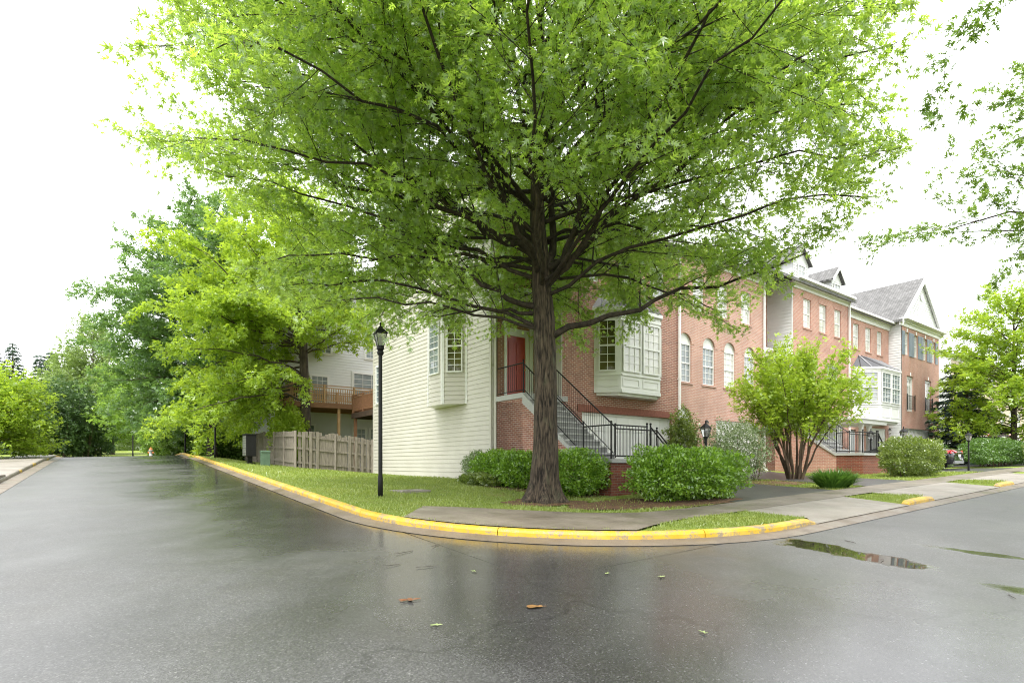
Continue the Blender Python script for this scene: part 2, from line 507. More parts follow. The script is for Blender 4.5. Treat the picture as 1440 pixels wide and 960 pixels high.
M['garage'] = m_noisy('white_garage_paint', (.74, .74, .72), (.8, .8, .78), 2, .45, .03, 30)
M['shutter'] = m_simple('blue_grey_shutter', (.16, .20, .25), .5)
M['pane_grey'] = m_pane('window_pane_grey', (.2, .22, .22), (.36, .38, .37))
M['pane_blind'] = m_pane('window_pane_with_blind', (.5, .5, .47), (.62, .61, .57), 22)
M['pane_dark'] = m_pane('window_pane_dark_room', (.045, .045, .018), (.1, .09, .03), 9)
M['pane_cool'] = m_pane('window_pane_cool', (.16, .19, .2), (.26, .3, .31))
M['fence'] = m_noisy('weathered_fence_wood', (.13, .112, .09), (.27, .235, .195), 3.2, .85, .4, 14, stretch=(7, 7, .8))
M['deck_brown'] = m_noisy('brown_deck_wood', (.16, .075, .035), (.24, .12, .06), 4, .7, .2, 20, stretch=(1, 1, 4))
M['deck_tan'] = m_noisy('tan_deck_wood', (.36, .21, .10), (.46, .29, .15), 4, .7, .2, 20, stretch=(1, 1, 4))
M['deck_dark'] = m_noisy('dark_deck_joists', (.035, .02, .012), (.06, .035, .02), 4, .8)
M['bark_oak'] = m_bark('oak_bark', (.007, .005, .004), (.15, .112, .08), 18, 3.2, 22)
M['bark_limb'] = m_bark('oak_limb_bark', (.012, .009, .007), (.07, .055, .042), 12, 6)
M['bark_dark'] = m_bark('dark_bark', (.02, .015, .012), (.11, .085, .065))
M['bark_thin'] = m_bark('smooth_bark', (.05, .033, .022), (.17, .12, .08), 8, 2)
M['green_box'] = m_noisy('green_painted_steel', (.07, .12, .08), (.1, .16, .11), 5, .5)
M['white_plastic'] = m_simple('white_cap', (.7, .7, .68), .5)
M['orange'] = m_noisy('orange_hydrant_paint', (.6, .16, .03), (.7, .22, .05), 6, .45)
M['hyd_white'] = m_noisy('white_hydrant_paint', (.68, .68, .66), (.76, .76, .74), 6, .45)
M['water'] = m_simple('standing_water', (.035, .03, .022), .02, 0, .5, 0, 0, 1.33)

# ------------------------------------------------------------------ ground, roads, kerbs, pavements (the setting)
def sheet(name, quads_fn, mats, kind='structure', smooth=True):
    mb = MB(); quads_fn(mb)
    return tag(mb.build(name, mats, smooth=smooth), kind=kind)

def axis(lo, hi, near_lo, near_hi, step):
    a = list(np.arange(near_lo, near_hi + .01, step))
    x, s = near_hi, step * 1.6
    while x < hi:
        x += s; a.append(min(x, hi)); s *= 1.5
    x, s = near_lo, step * 1.6
    while x > lo:
        x -= s; a.insert(0, max(x, lo)); s *= 1.5
    return a

def ground_sheet(mb):
    us = axis(-1200, 1200, -60, 80, 2.5); vs = axis(-1200, 1200, -40, 110, 2.5)
    P = []
    for v in vs:
        for u in us:
            if dcurb(u, v) > 0: z = lawn_z(u, v) if u < 66 and v < 62 else base(u, v) + .1
            elif u < -2.5 and v > 8: z = base(u, v) + .12
            else: z = base(u, v)
            if -14 < u < 63 and -6 < v < 47: z -= .4
            P.append(W(u, v, z))
    n = len(us)
    mb.add(P, [(j * n + i, j * n + i + 1, (j + 1) * n + i + 1, (j + 1) * n + i) for j in range(len(vs) - 1) for i in range(n - 1)])
sheet('ground', ground_sheet, M['lawn'])

def road_sheet(mb):
    def patch(u0, u1, v0, v1, du=.8, dv=.8):
        nu = max(1, int((u1 - u0) / du)); nv = max(1, int((v1 - v0) / dv))
        def f(s, t):
            u = u0 + (u1 - u0) * s; v = v0 + (v1 - v0) * t
            return W(u, v, base(u, v))
        mb.grid(f, nu, nv)
    patch(-2.5, 3.8, 4.7, 52)
    patch(3.8, 75, -3.3, 4.7)
    patch(-2.5, 3.8, -3.3, 4.7)
    patch(-45, -2.5, -3.3, 8.0)
    patch(-2.5, 3.8, -30, -3.3)
    # fillet between the two kerb lines at the corner
    def f(s, t):
        th = math.pi + s * math.pi / 2
        a = (9.2 + 5.45 * math.cos(th), 10.1 + 5.45 * math.sin(th)); b = (3.8, 4.7)
        u = a[0] + (b[0] - a[0]) * t; v = a[1] + (b[1] - a[1]) * t
        return W(u, v, base(u, v))
    mb.grid(f, 16, 4)
sheet('road', road_sheet, M['asphalt'])

# lawn of the corner lot and the rest of the row, kerb-edge snapped
def lawn_sheet(mb):
    us = np.concatenate([np.arange(3.7, 32, .28), np.arange(32, 66, .9)]); vs = np.concatenate([np.arange(4.6, 16, .28), np.arange(16, 64, .7)])
    idx = {}; P = []
    def vid(i, j):
        if (i, j) in idx: return idx[i, j]
        u, v = float(us[i]), float(vs[j]); d = dcurb(u, v)
        if d < .14:
            cu, cv, r = 9.2, 10.1, 5.5 - .14
            if u < cu and v < cv:
                h = math.hypot(u - cu, v - cv); u = cu + (u - cu) * r / h; v = cv + (v - cv) * r / h
            else:
                u = max(u, 3.84); v = max(v, 4.74)
        z = lawn_z(u, v) + .012 * math.sin(u * 2.1 + 1.3 * math.sin(v)) * math.sin(v * 1.7) - .012
        if v < 5.95 and in_gap(u): z -= .16
        idx[i, j] = len(P); P.append(W(u, v, z)); return idx[i, j]
    F = []
    for i in range(len(us) - 1):
        for j in range(len(vs) - 1):
            cs = [(i, j), (i + 1, j), (i + 1, j + 1), (i, j + 1)]
            if max(dcurb(float(us[a]), float(vs[b])) for a, b in cs) < .02: continue
            F.append(tuple(vid(*c) for c in cs))
    mb.add(P, F)
sheet('lawn', lawn_sheet, M['lawn'])

def kerb_path(s0=None):
    pts = []
    for v in np.arange(46, 10.1, -.6): pts.append((3.7, float(v), -1, 0))
    for k in range(31):
        th = math.pi + k / 30 * math.pi / 2
        pts.append((9.2 + 5.5 * math.cos(th), 10.1 + 5.5 * math.sin(th), math.cos(th), math.sin(th)))
    for u in np.arange(9.5, 9.95, .2): pts.append((float(u), 4.6, 0, -1))
    return pts                              # u, v, outward normal (towards the road)

def kerb_mesh(mb, pts, taper=True):
    prof = [(0.012, -.25), (0.0, .105), (-.02, .14), (-.05, .153), (-.125, .157), (-.14, .15), (-.14, -.25)]
    n = len(prof); vs = []
    for i, (u, v, nu, nv) in enumerate(pts):
        end = min(i, len(pts) - 1 - i)
        if taper == 'end': end = len(pts) - 1 - i
        k = .55 if (taper and end == 0) else (.93 if taper and end == 1 else 1)
        for d, z in prof:
            uu, vv = u + nu * d, v + nv * d
            vs.append(W(uu, vv, base(u, v) + (z * k if z > 0 else z)))
    fs = [(i * n + k, (i + 1) * n + k, (i + 1) * n + k + 1, i * n + k + 1) for i in range(len(pts) - 1) for k in range(n - 1)]
    fs += [tuple(range(n)), tuple(range((len(pts) - 1) * n, len(pts) * n))]
    mb.add(vs, fs)

def chunks(pts, L=3.0):
    out = [[pts[0]]]; acc = 0
    for a, b in zip(pts, pts[1:]):
        d = math.hypot(b[0] - a[0], b[1] - a[1]); acc += d
        if acc > L:
            k = 1 - .014 / d
            out[-1].append((a[0] + (b[0] - a[0]) * k, a[1] + (b[1] - a[1]) * k, b[2], b[3])); out.append([b]); acc = 0
        else: out[-1].append(b)
    return [c for c in out if len(c) > 1]

def isle_pts(a, b):
    return [(a + (b - a) * t, 4.6, 0, -1) for t in (0, .08, .3, .5, .7, .92, 1)]

def all_kerbs(mb):
    cs = chunks(kerb_path())
    for c in cs[:-1]: kerb_mesh(mb, c, False)
    kerb_mesh(mb, cs[-1], 'end')
    for a, b in ISLES: kerb_mesh(mb, isle_pts(a, b))
    for a, b in ((25.2, 25.9), (29.2, 30.4), (35.2, 36.6), (40.5, 45)):      # far side of the side road
        kerb_mesh(mb, [(-2.5, a + (b - a) * t, 1, 0) for t in (0, .08, .5, .92, 1)])
sheet('kerb', all_kerbs, M['kerb'], smooth=False)
def far_kerb(mb):
    kerb_mesh(mb, [(u, -3.4, 0, 1) for u in np.arange(5, 60, 1.5)])
    kerb_mesh(mb, [(-2.508, float(v), 1, 0) for v in np.arange(9, 46, 1.0)], False)
sheet('kerb', far_kerb, M['concrete'], smooth=False)

def gutters(mb):
    pts = kerb_path() + [(float(u), 4.6, 0, -1) for u in np.arange(10.3, 62, .6)]
    def strip(pts, w0, w1, zo):
        vs = []
        for u, v, nu, nv in pts:
            for d in (w0, w1):
                uu, vv = u + nu * d, v + nv * d
                vs.append(W(uu, vv, base(uu, vv) + (zo if d > 0 else zo + .045)))
        mb.add(vs, [(2 * i, 2 * i + 1, 2 * i + 3, 2 * i + 2) for i in range(len(pts) - 1)])
    strip(pts, -.05, .27, .008)
    strip([(-2.5, float(v), 1, 0) for v in np.arange(8, 46, .8)], -.05, .34, .008)
sheet('gutter', gutters, M['gutter'])

SIDEWALK = [(4.1, 8.7), (4.45, 7.8), (5.0, 6.9), (5.75, 6.1), (6.5, 5.5), (7.3, 5.85), (8.4, 5.95), (9.6, 5.95), (9.6, 6.95), (8.15, 7.08), (7.15, 7.8), (6.4, 8.7), (5.65, 9.6), (5.05, 9.8)]
def paths(mb):
    A = lambda dg: (9.2 + 5.385 * math.cos(math.radians(dg)), 10.1 + 5.385 * math.sin(math.radians(dg)))
    inner = [A(196), A(202), A(208), A(214), A(220), A(226), A(232), A(238), (7.0, 5.75), (7.9, 5.93), (8.7, 5.93), (9.6, 5.93)]
    outer = [(5.0, 9.85), (5.2, 9.72), (5.45, 9.55), (5.75, 9.3), (6.1, 8.95), (6.45, 8.55), (6.8, 8.15), (7.15, 7.75), (7.6, 7.35), (8.15, 7.08), (8.8, 6.96), (9.6, 6.93)]
    k = len(inner)
    vs = []
    for (a, b), (c, d) in zip(inner, outer):
        for t in np.linspace(0, 1, 7):
            u, v = a + (c - a) * t, b + (d - b) * t
            vs.append(W(u, v, lawn_z(u, v) + .02))
    mb.add(vs, [(i * 7 + j, (i + 1) * 7 + j, (i + 1) * 7 + j + 1, i * 7 + j + 1) for i in range(k - 1) for j in range(6)])
    def f(s, t):
        u = 9.6 + (62 - 9.6) * s; v = 5.93 + 1.02 * t
        return W(u, v, lawn_z(u, v) + .02)
    mb.grid(f, 90, 3)
sheet('sidewalk', paths, M['walk'])

def aprons(mb):
    ends = [9.9] + [x for a, b in ISLES for x in (a, b)] + [60]
    for a, b in zip(ends[0::2], ends[1::2]):
        def f(s, t, a=a, b=b):
            u = a + (b - a) * s; v = 4.58 + 1.36 * t
            z0 = base(u, 4.6) + .055; z1 = lawn_z(u, 5.94) + .016
            return W(u, v, z0 + (z1 - z0) * t)
        mb.grid(f, max(3, int((b - a) / .5)), 5)
sheet('driveway_apron', aprons, M['concrete'])

def drives(mb):
    for (a, b, c, d) in (((11.3, 6.94), (16.0, 6.94), (19.0, 14.15), (12.9, 14.15)), ((18.1, 6.94), (21.6, 6.94), (25.4, 14.45), (21.4, 14.45)),
                         ((29.6, 6.94), (34.6, 6.94), (34.0, 14.0), (29.6, 14.0)), ((38, 6.94), (45.5, 6.94), (46, 13.8), (38, 14.4))):
        def f(s, t, a=a, b=b, c=c, d=d):
            u = (a[0] * (1 - s) + b[0] * s) * (1 - t) + (d[0] * (1 - s) + c[0] * s) * t
            v = (a[1] * (1 - s) + b[1] * s) * (1 - t) + (d[1] * (1 - s) + c[1] * s) * t
            return W(u, v, lawn_z(u, v) + .016)
        mb.grid(f, 12, 16)
sheet('driveway', drives, M['driveway'])

def far_pavement(mb):
    for (u0, u1, v0, v1) in ((-4.1, -2.63, 9, 46), (-9, -4.1, 26.2, 29.0), (-9, -4.1, 31.0, 34.5)):
        def f(s, t):
            u = u0 + (u1 - u0) * s; v = v0 + (v1 - v0) * t
            return W(u, v, base(u, v) + .155)
        mb.grid(f, 3, max(4, int((v1 - v0) / .8)))
sheet('sidewalk', far_pavement, M['concrete'])
def verge(mb):
    def f(s, t):
        u = -16 + (16 - 2.56) * s; v = 8 + 39 * t
        return W(u, v, base(u, v) + .13)
    mb.grid(f, 14, 40)
sheet('verge', verge, M['lawn'])

def blob(mb, cu, cv, ru, rv, zf, seed, rot=0, n=40, rings=4, zo=.02, amp=.22):
    r = random.Random(seed); ph = [r.uniform(0, 6.28) for _ in range(4)]
    vs = [W(cu, cv, zf(cu, cv) + zo)]
    for k in range(1, rings + 1):
        for i in range(n):
            th = 2 * math.pi * i / n
            m = 1 + amp * (.6 * math.sin(2 * th + ph[0]) + .5 * math.sin(3 * th + ph[1]) + .35 * math.sin(7 * th + ph[2]) + .25 * math.sin(13 * th + ph[3]))
            x, y = ru * m * math.cos(th) * k / rings, rv * m * math.sin(th) * k / rings
            u = cu + x * math.cos(rot) - y * math.sin(rot); v = cv + x * math.sin(rot) + y * math.cos(rot)
            vs.append(W(u, v, zf(u, v) + (zo if k < rings else zo * .2)))
    fs = [(0, 1 + i, 1 + (i + 1) % n) for i in range(n)]
    for k in range(rings - 1):
        for i in range(n):
            a = 1 + k * n; b = a + n; j = (i + 1) % n
            fs.append((a + i, b + i, b + j, a + j))
    mb.add(vs, fs)

def mulch(mb):
    blob(mb, 7.95, 9.65, 1.0, .8, lawn_z, 3)
    blob(mb, 9.5, 8.3, 1.9, .95, lawn_z, 5)
    blob(mb, 11.2, 7.9, 1.7, .75, lawn_z, 6)
    blob(mb, 18.3, 10.2, 1.0, 1.6, lawn_z, 7, -.5)
    blob(mb, 9.9, 12.8, .9, 3.0, lawn_z, 8)
sheet('mulch_bed', mulch, M['mulch'])
# storm inlet in the far kerb
t = thing('storm_drain', 'concrete storm drain with a dark kerb opening beside the side road', 'drain', W(-2.5, 21.6, base(-2.5, 21.6)), ANG)
mb = MB(); mb.box(-1.25, -.05, -.85, .85, .15, .24); mb.box(-.18, .0, -.85, -.7, -.1, .15); mb.box(-.18, .0, .7, .85, -.1, .15)
mb.build('concrete_top', M['concrete'], t)
mb = MB(); mb.box(-.9, -.14, -.7, .7, -.1, .149); mb.build('opening', m_simple('drain_opening_dark', (.01, .01, .01), .9), t)

# ------------------------------------------------------------------ building helpers
def frame(o, dx, nx):
    """local wall frame: a along dx, d out along nx, z up"""
    o = Vector(o); dx = Vector(dx).normalized(); nx = Vector(nx).normalized()
    return lambda a, d, z: Vector((o.x + dx.x * a + nx.x * d, o.y + dx.y * a + nx.y * d, z))

def wall_holes(mb, F, a0, a1, z0, z1, holes, depth=.1, mi=0):
    """brick face with recessed openings: holes (a0,a1,z0,z1,arch_rise)"""
    xs = sorted({a0, a1, *[h[0] for h in holes], *[h[1] for h in holes]})
    zs = sorted({z0, z1, *[h[2] for h in holes], *[h[3] for h in holes]})
    for i in range(len(xs) - 1):
        for j in range(len(zs) - 1):
            cx, cz = (xs[i] + xs[i + 1]) / 2, (zs[j] + zs[j + 1]) / 2
            if any(h[0] < cx < h[1] and h[2] < cz < h[3] for h in holes): continue
            mb.quad(F(xs[i], 0, zs[j]), F(xs[i + 1], 0, zs[j]), F(xs[i + 1], 0, zs[j + 1]), F(xs[i], 0, zs[j + 1]), mi)
    for h in holes:
        b0, b1, y0, y1, rise = (*h, 0)[:5]
        ys = y1 - rise
        mb.quad(F(b0, 0, y0), F(b0, -depth, y0), F(b0, -depth, ys), F(b0, 0, ys), mi)
        mb.quad(F(b1, 0, y0), F(b1, 0, ys), F(b1, -depth, ys), F(b1, -depth, y0), mi)
        mb.quad(F(b0, 0, y0), F(b1, 0, y0), F(b1, -depth, y0), F(b0, -depth, y0), mi)
        if rise == 0:
            mb.quad(F(b0, 0, y1), F(b0, -depth, y1), F(b1, -depth, y1), F(b1, 0, y1), mi)
        else:
            n = 14; w = (b1 - b0) / 2; c = (b0 + b1) / 2
            P = [(c - w * math.cos(math.pi * k / n), ys + rise * math.sin(math.pi * k / n)) for k in range(n + 1)]
            for (x0, q0), (x1, q1) in zip(P, P[1:]):
                mb.quad(F(x0, 0, q0), F(x1, 0, q1), F(x1, 0, y1), F(x0, 0, y1), mi)
                mb.quad(F(x0, 0, q0), F(x0, -depth, q0), F(x1, -depth, q1), F(x1, 0, q1), mi)

def laps(mb, F, a0, a1, z0, z1, exp=.166, mi=0, a1f=None):
    """overlapping siding boards; a1f(z) -> (a0,a1) limits for gables"""
    z = z0
    while z < z1 - .005:
        zt = min(z + exp, z1)
        l0, r0 = (a0, a1) if a1f is None else a1f(z)
        l1, r1 = (a0, a1) if a1f is None else a1f(zt)
        mb.quad(F(l0, .02, z), F(r0, .02, z), F(r1, .003, zt), F(l1, .003, zt), mi)
        mb.quad(F(l0, .0, z), F(r0, .0, z), F(r0, .02, z), F(l0, .02, z), mi)
        z += exp

def window(parent, F, a0, a1, z0, z1, cols=2, rows=2, d=-.085, pane='pane_grey', rise=0, trim=None, fw=.045, grilles=True, double=True, glass_low=None):
    """double-hung window: frame, sashes and muntins; the glass is its child"""
    mb = MB(); ys = z1 - rise
    e = .05
    for (x0, x1, y0, y1) in ((a0, a0 + fw, z0, ys), (a1 - fw, a1, z0, ys), (a0 + fw, a1 - fw, z0, z0 + fw), (a0 + fw, a1 - fw, ys - fw, ys)):
        mb.fbox(F, x0, x1, d, d + e, y0, y1)
    zm = (z0 + ys) / 2
    if double: mb.fbox(F, a0 + fw, a1 - fw, d + .005, d + e - .006, zm - .028, zm + .028)
    if grilles:
        g = .011
        for c in range(1, cols):
            x = a0 + fw + (a1 - a0 - 2 * fw) * c / cols
            mb.fbox(F, x - g, x + g, d + .004, d + .026, z0 + fw, ys - fw)
        for (lo, hi) in (((z0 + fw, zm - .028), (zm + .028, ys - fw)) if double else ((z0 + fw, ys - fw),)):
            for r in range(1, rows):
                y = lo + (hi - lo) * r / rows
                mb.fbox(F, a0 + fw, a1 - fw, d + .006, d + .024, y - g, y + g)
    if rise:
        n = 14; w = (a1 - a0) / 2; c = (a0 + a1) / 2
        P = [F(c - w * math.cos(math.pi * k / n), d + .03, ys + rise * math.sin(math.pi * k / n)) for k in range(n + 1)]
        mb.add(P, [tuple(range(len(P)))])
        Q = [F(c - w * math.cos(math.pi * k / n), d + .03, ys + rise * math.sin(math.pi * k / n)) for k in range(n + 1)]
        R = [F(c - (w - .06) * math.cos(math.pi * k / n), d + .045, ys + (rise - .06) * math.sin(math.pi * k / n)) for k in range(n + 1)]
        S = [F(c - w * math.cos(math.pi * k / n), d + .045, ys + rise * math.sin(math.pi * k / n)) for k in range(n + 1)]
        for k in range(n):
            mb.quad(R[k], R[k + 1], S[k + 1], S[k]); mb.quad(Q[k], Q[k + 1], R[k + 1], R[k])
    if trim:
        t = trim
        for (x0, x1, y0, y1) in ((a0 - t, a0, z0 - t, z1 + t), (a1, a1 + t, z0 - t, z1 + t), (a0, a1, z1, z1 + t), (a0, a1, z0 - t, z0)):
            mb.fbox(F, x0, x1, d - .02, d + .035, y0, y1)
    o = mb.build('window', M['trim'], parent)
    mb = MB()
    mb.quad(F(a0 + fw, d + .01, z0 + fw), F(a1 - fw, d + .01, z0 + fw), F(a1 - fw, d + .01, ys - fw), F(a0 + fw, d + .01, ys - fw))
    mb.build('pane', M[pane], o)
    return o

def window_into(mb, F, a0, a1, z0, z1, cols, rows, mi_frame, mi_glass, d=0.0):
    """a window drawn into an existing mesh (for bays)"""
    fw = .05; e = .05; zm = (z0 + z1) / 2; g = .011
    for (x0, x1, y0, y1) in ((a0, a0 + fw, z0, z1), (a1 - fw, a1, z0, z1), (a0 + fw, a1 - fw, z0, z0 + fw), (a0 + fw, a1 - fw, z1 - fw, z1), (a0 + fw, a1 - fw, zm - .03, zm + .03)):
        mb.fbox(F, x0, x1, d, d + e, y0, y1, mi_frame)
    for c in range(1, cols):
        x = a0 + fw + (a1 - a0 - 2 * fw) * c / cols
        mb.fbox(F, x - g, x + g, d + .006, d + .03, z0 + fw, z1 - fw, mi_frame)
    for lo, hi in ((z0 + fw, zm - .03), (zm + .03, z1 - fw)):
        for r in range(1, rows):
            y = lo + (hi - lo) * r / rows
            mb.fbox(F, a0 + fw, a1 - fw, d + .008, d + .028, y - g, y + g, mi_frame)
    mb.quad(F(a0 + fw, d + .012, z0 + fw), F(a1 - fw, d + .012, z0 + fw), F(a1 - fw, d + .012, z1 - fw), F(a0 + fw, d + .012, z1 - fw), mi_glass)

def garage_door(parent, F, a0, a1, z0, z1, d=-.16):
    mb = MB(); n = 4; m = 8
    for r in range(n):
        y0 = z0 + (z1 - z0) * r / n + .008; y1 = z0 + (z1 - z0) * (r + 1) / n - .008
        mb.fbox(F, a0, a1, d - .05, d, y0, y1)
        for c in range(m):
            x0 = a0 + (a1 - a0) * c / m + .06; x1 = a0 + (a1 - a0) * (c + 1) / m - .06
            mb.fbox(F, x0, x1, d, d + .012, y0 + .1, y1 - .1)
    mb.fbox(F, a0, a1, d - .06, d - .052, z0, z1)
    o = mb.build('garage_door', M['garage'], parent)
    mb = MB(); mb.fbox(F, (a0 + a1) / 2 - .1, (a0 + a1) / 2 + .1, d + .013, d + .03, z0 + .3, z0 + .34)
    mb.build('handle', M['iron'], o)
    mb = MB()
    for x0, x1, y0, y1 in ((a0 - .0, a0 + .07, z0, z1), (a1 - .07, a1, z0, z1), (a0 + .07, a1 - .07, z1 - .08, z1)):
        mb.fbox(F, x0, x1, d + .015, d + .05, y0, y1)
    mb.build('garage_frame', M['trim'], parent)

def railing(mb, p0, p1, h=.9, sp=.115, posts=(True, True), mi=0, low=.09):
    p0, p1 = Vector(p0), Vector(p1); L = (p1 - p0).length; n = max(2, int(L / sp))
    up = Vector((0, 0, 1))
    mb.tube([p0 + up * h, p1 + up * h], .021, 6, mi)
    mb.tube([p0 + up * low, p1 + up * low], .014, 5, mi)
    for i in range(1, n):
        q = p0 + (p1 - p0) * i / n
        mb.tube([q + up * low, q + up * h], .0075, 4, mi, False)
    for k, q in zip(posts, (p0, p1)):
        if k:
            mb.tube([q, q + up * (h + .05)], .024, 6, mi)
            mb.lathe([(.0, h + .05 + q.z), (.034, h + .06 + q.z), (.03, h + .1 + q.z), (0, h + .115 + q.z)], 8, mi, (q.x, q.y))

def wall_lantern(parent, F, a, z, d=0):
    mb = MB()
    mb.fbox(F, a - .05, a + .05, d, d + .03, z - .05, z + .25, 0)
    mb.fbox(F, a - .012, a + .012, d + .02, d + .14, z - .03, z + .005, 0)
    o = mb.build('wall_lantern', M['iron'], parent)
    mb = MB()
    c = F(a, d + .14, 0)
    mb.lathe([(.03, z - .02), (.07, z + .0), (.075, z + .02)], 6, 0, (c.x, c.y))
    mb.lathe([(.062, z + .02), (.085, z + .24)], 6, 1, (c.x, c.y))
    mb.lathe([(.1, z + .24), (.05, z + .33), (.012, z + .36), (.012, z + .40)], 6, 0, (c.x, c.y))
    mb.build('lantern', [M['iron'], M['lamp_glass']], o)

def downspout(parent, F, a, z0, z1, d=.0, mat='trim', col=None):
    mb = MB()
    mb.fbox(F, a - .045, a + .045, d + .03, d + .1, z0 + .25, z1)
    mb.prism([F(a - .045, d + .03, z0 + .25), F(a - .045, d + .1, z0 + .25), F(a - .045, d + .35, z0 + .05), F(a - .045, d + .28, z0 + .0)], F(a + .045, 0, 0) - F(a - .045, 0, 0))
    for zz in (z0 + 1.2, z0 + 4, z0 + 7): mb.fbox(F, a - .06, a + .06, d, d + .105, zz, zz + .03)
    mb.build('downspout', col or M[mat], parent)

def cornice(parent, F, a0, a1, z, mat='trim', d=0.0):
    mb = MB()
    mb.fbox(F, a0, a1, d + .002, d + .06, z - .42, z - .2)
    mb.fbox(F, a0, a1, d + .002, d + .16, z - .2, z - .1)
    mb.fbox(F, a0, a1, d + .002, d + .34, z - .1, z + .02)
    mb.fbox(F, a0, a1, d + .34, d + .44, z - .08, z + .04)
    mb.build('cornice', M[mat], parent)

def bay(parent, F, a0, a1, z0, z1, p=.67, wz=(4.85, 6.75), style='panel', roof='shingle', side_pane='pane_dark', front_pane='pane_blind', nfront=2, side_win=True):
    """three-sided bay: F frame of the wall, a0..a1 contact span, p projection, 45 degree sides"""
    mb = MB()
    P = [(a0, 0), (a0 + p, p), (a1 - p, p), (a1, 0)]
    def sub(i):
        (xa, da), (xb, db) = P[i], P[i + 1]
        o = F(xa, da, 0); e = F(xb, db, 0); dx = (e - o); L = dx.length; dx.normalize()
        n = Vector((dx.y, -dx.x, 0))
        ref = F(0, 1, 0) - F(0, 0, 0)
        if n.dot(ref) < 0: n = -n
        f0 = frame(o, dx, n)
        return (lambda a, d, z: f0(a, d, z - .6)), L
    mats = [M['trim'], M['siding'], M[side_pane], M[front_pane]]
    b = MB()
    for i in range(3):
        G, L = sub(i)
        if style == 'panel':
            b.quad(G(0, 0, z0), G(L, 0, z0), G(L, 0, z1), G(0, 0, z1), 0)
            nf = nfront if i == 1 else 1
            for k in range(nf):
                x0 = L * k / nf + .09; x1 = L * (k + 1) / nf - .09
                zt = wz[0] - .22
                for (q0, q1, y0, y1) in ((x0, x0 + .05, z0 + .22, zt), (x1 - .05, x1, z0 + .22, zt), (x0 + .05, x1 - .05, z0 + .22, z0 + .27), (x0 + .05, x1 - .05, zt - .05, zt)):
                    b.fbox(G, q0, q1, 0, .022, y0, y1, 0)
            b.fbox(G, .0, L, 0, .035, z0, z0 + .12, 0)
            b.fbox(G, .02, L - .02, 0, .05, wz[0] - .14, wz[0] - .08, 0)
            b.fbox(G, .0, L, 0, .05, wz[1] + .08, wz[1] + .2, 0)
        else:
            laps(b, G, 0, L, z0, z1, .166, 1)
            b.fbox(G, 0, .07, .0, .03, z0, z1, 0); b.fbox(G, L - .07, L, .0, .03, z0, z1, 0)
            b.quad(G(0, -.01, z0), G(L, -.01, z0), G(L, -.01, z1), G(0, -.01, z1), 1)
    bot = [F(x, d, z0) for x, d in P]; b.add(bot, [(0, 1, 2, 3)], 0)
    top = [F(x, d, z1) for x, d in P]; b.add(top, [(3, 2, 1, 0)], 0)
    if style == 'panel':
        pp = [(a0 + .12, 0), (a0 + p, p - .12), (a1 - p, p - .12), (a1 - .12, 0)]
        b.prism([F(x, d, z0 - .1) for x, d in pp], (0, 0, .1), 0)
    o = b.build('bay', mats, parent)
    for i in range(3):
        G, L = sub(i)
        nf = nfront if i == 1 else 1
        for k in range(nf):
            q = MB()
            x0 = L * k / nf + (.06 if nf > 1 else .16); x1 = L * (k + 1) / nf - (.06 if nf > 1 else .16)
            if style != 'panel': x0, x1 = L * k / nf + .17, L * (k + 1) / nf - .17
            window_into(q, G, x0, x1, wz[0], wz[1], 2 if i != 1 or nf < 2 or style != 'panel' else 3, 3 if style == 'panel' else 4 if style == 'lap' else 3, 0, 1, .022)
            q.build('window', [M['trim'], M[front_pane if i == 1 else side_pane]], o)
    # hipped cap
    r = MB(); e = .1
    E = [F(a0 - e, 0, z1), F(a0 + p - .04, p + e, z1), F(a1 - p + .04, p + e, z1), F(a1 + e, 0, z1)]
    T = [F(a0 + p * .75, 0, z1 + .85), F(a1 - p * .75, 0, z1 + .85)]
    r.add([q + Vector((0, 0, .04)) for q in E] + [*T], [(0, 1, 4), (1, 2, 5, 4), (2, 3, 5)], 0)
    r.prism([q - Vector((0, 0, .08)) for q in E], (0, 0, .12), 1)
    if roof == 'metal_roof':
        for k in range(1, 9):
            s = k / 9
            lo = E[1].lerp(E[2], s) + Vector((0, 0, .06)); hi = T[0].lerp(T[1], s) + Vector((0, 0, .03))
            r.tube([lo, hi], .02, 4, 0)
        for s in (.3, .65):
            r.tube([E[0].lerp(E[1], s) + Vector((0, 0, .06)), T[0] + Vector((0, 0, .03))], .02, 4, 0)
            r.tube([E[3].lerp(E[2], s) + Vector((0, 0, .06)), T[1] + Vector((0, 0, .03))], .02, 4, 0)
    r.build('bay_roof', [M[roof], M['trim']], o)
    return o

def arch_ring(mb, F, a0, a1, zs, rise, mi=0, t=.2):
    n = 16; w = (a1 - a0) / 2; c = (a0 + a1) / 2
    for k in range(n):
        t0, t1 = math.pi * k / n, math.pi * (k + 1) / n
        P = []
        for th, rr in ((t0, 0), (t1, 0), (t1, t), (t0, t)):
            P.append((c - (w + rr) * math.cos(th), zs + (rise + rr) * math.sin(th)))
        mb.prism([F(x, .0, z) for x, z in P], F(0, .012, 0) - F(0, 0, 0), mi)

# ------------------------------------------------------------------ the row of houses
V0 = 15.41
def house_root(name, label, u0, v0, cat='house', group=None):
    t = thing(name, label, cat, W(u0, v0, 0.6), ANG, group)
    return t

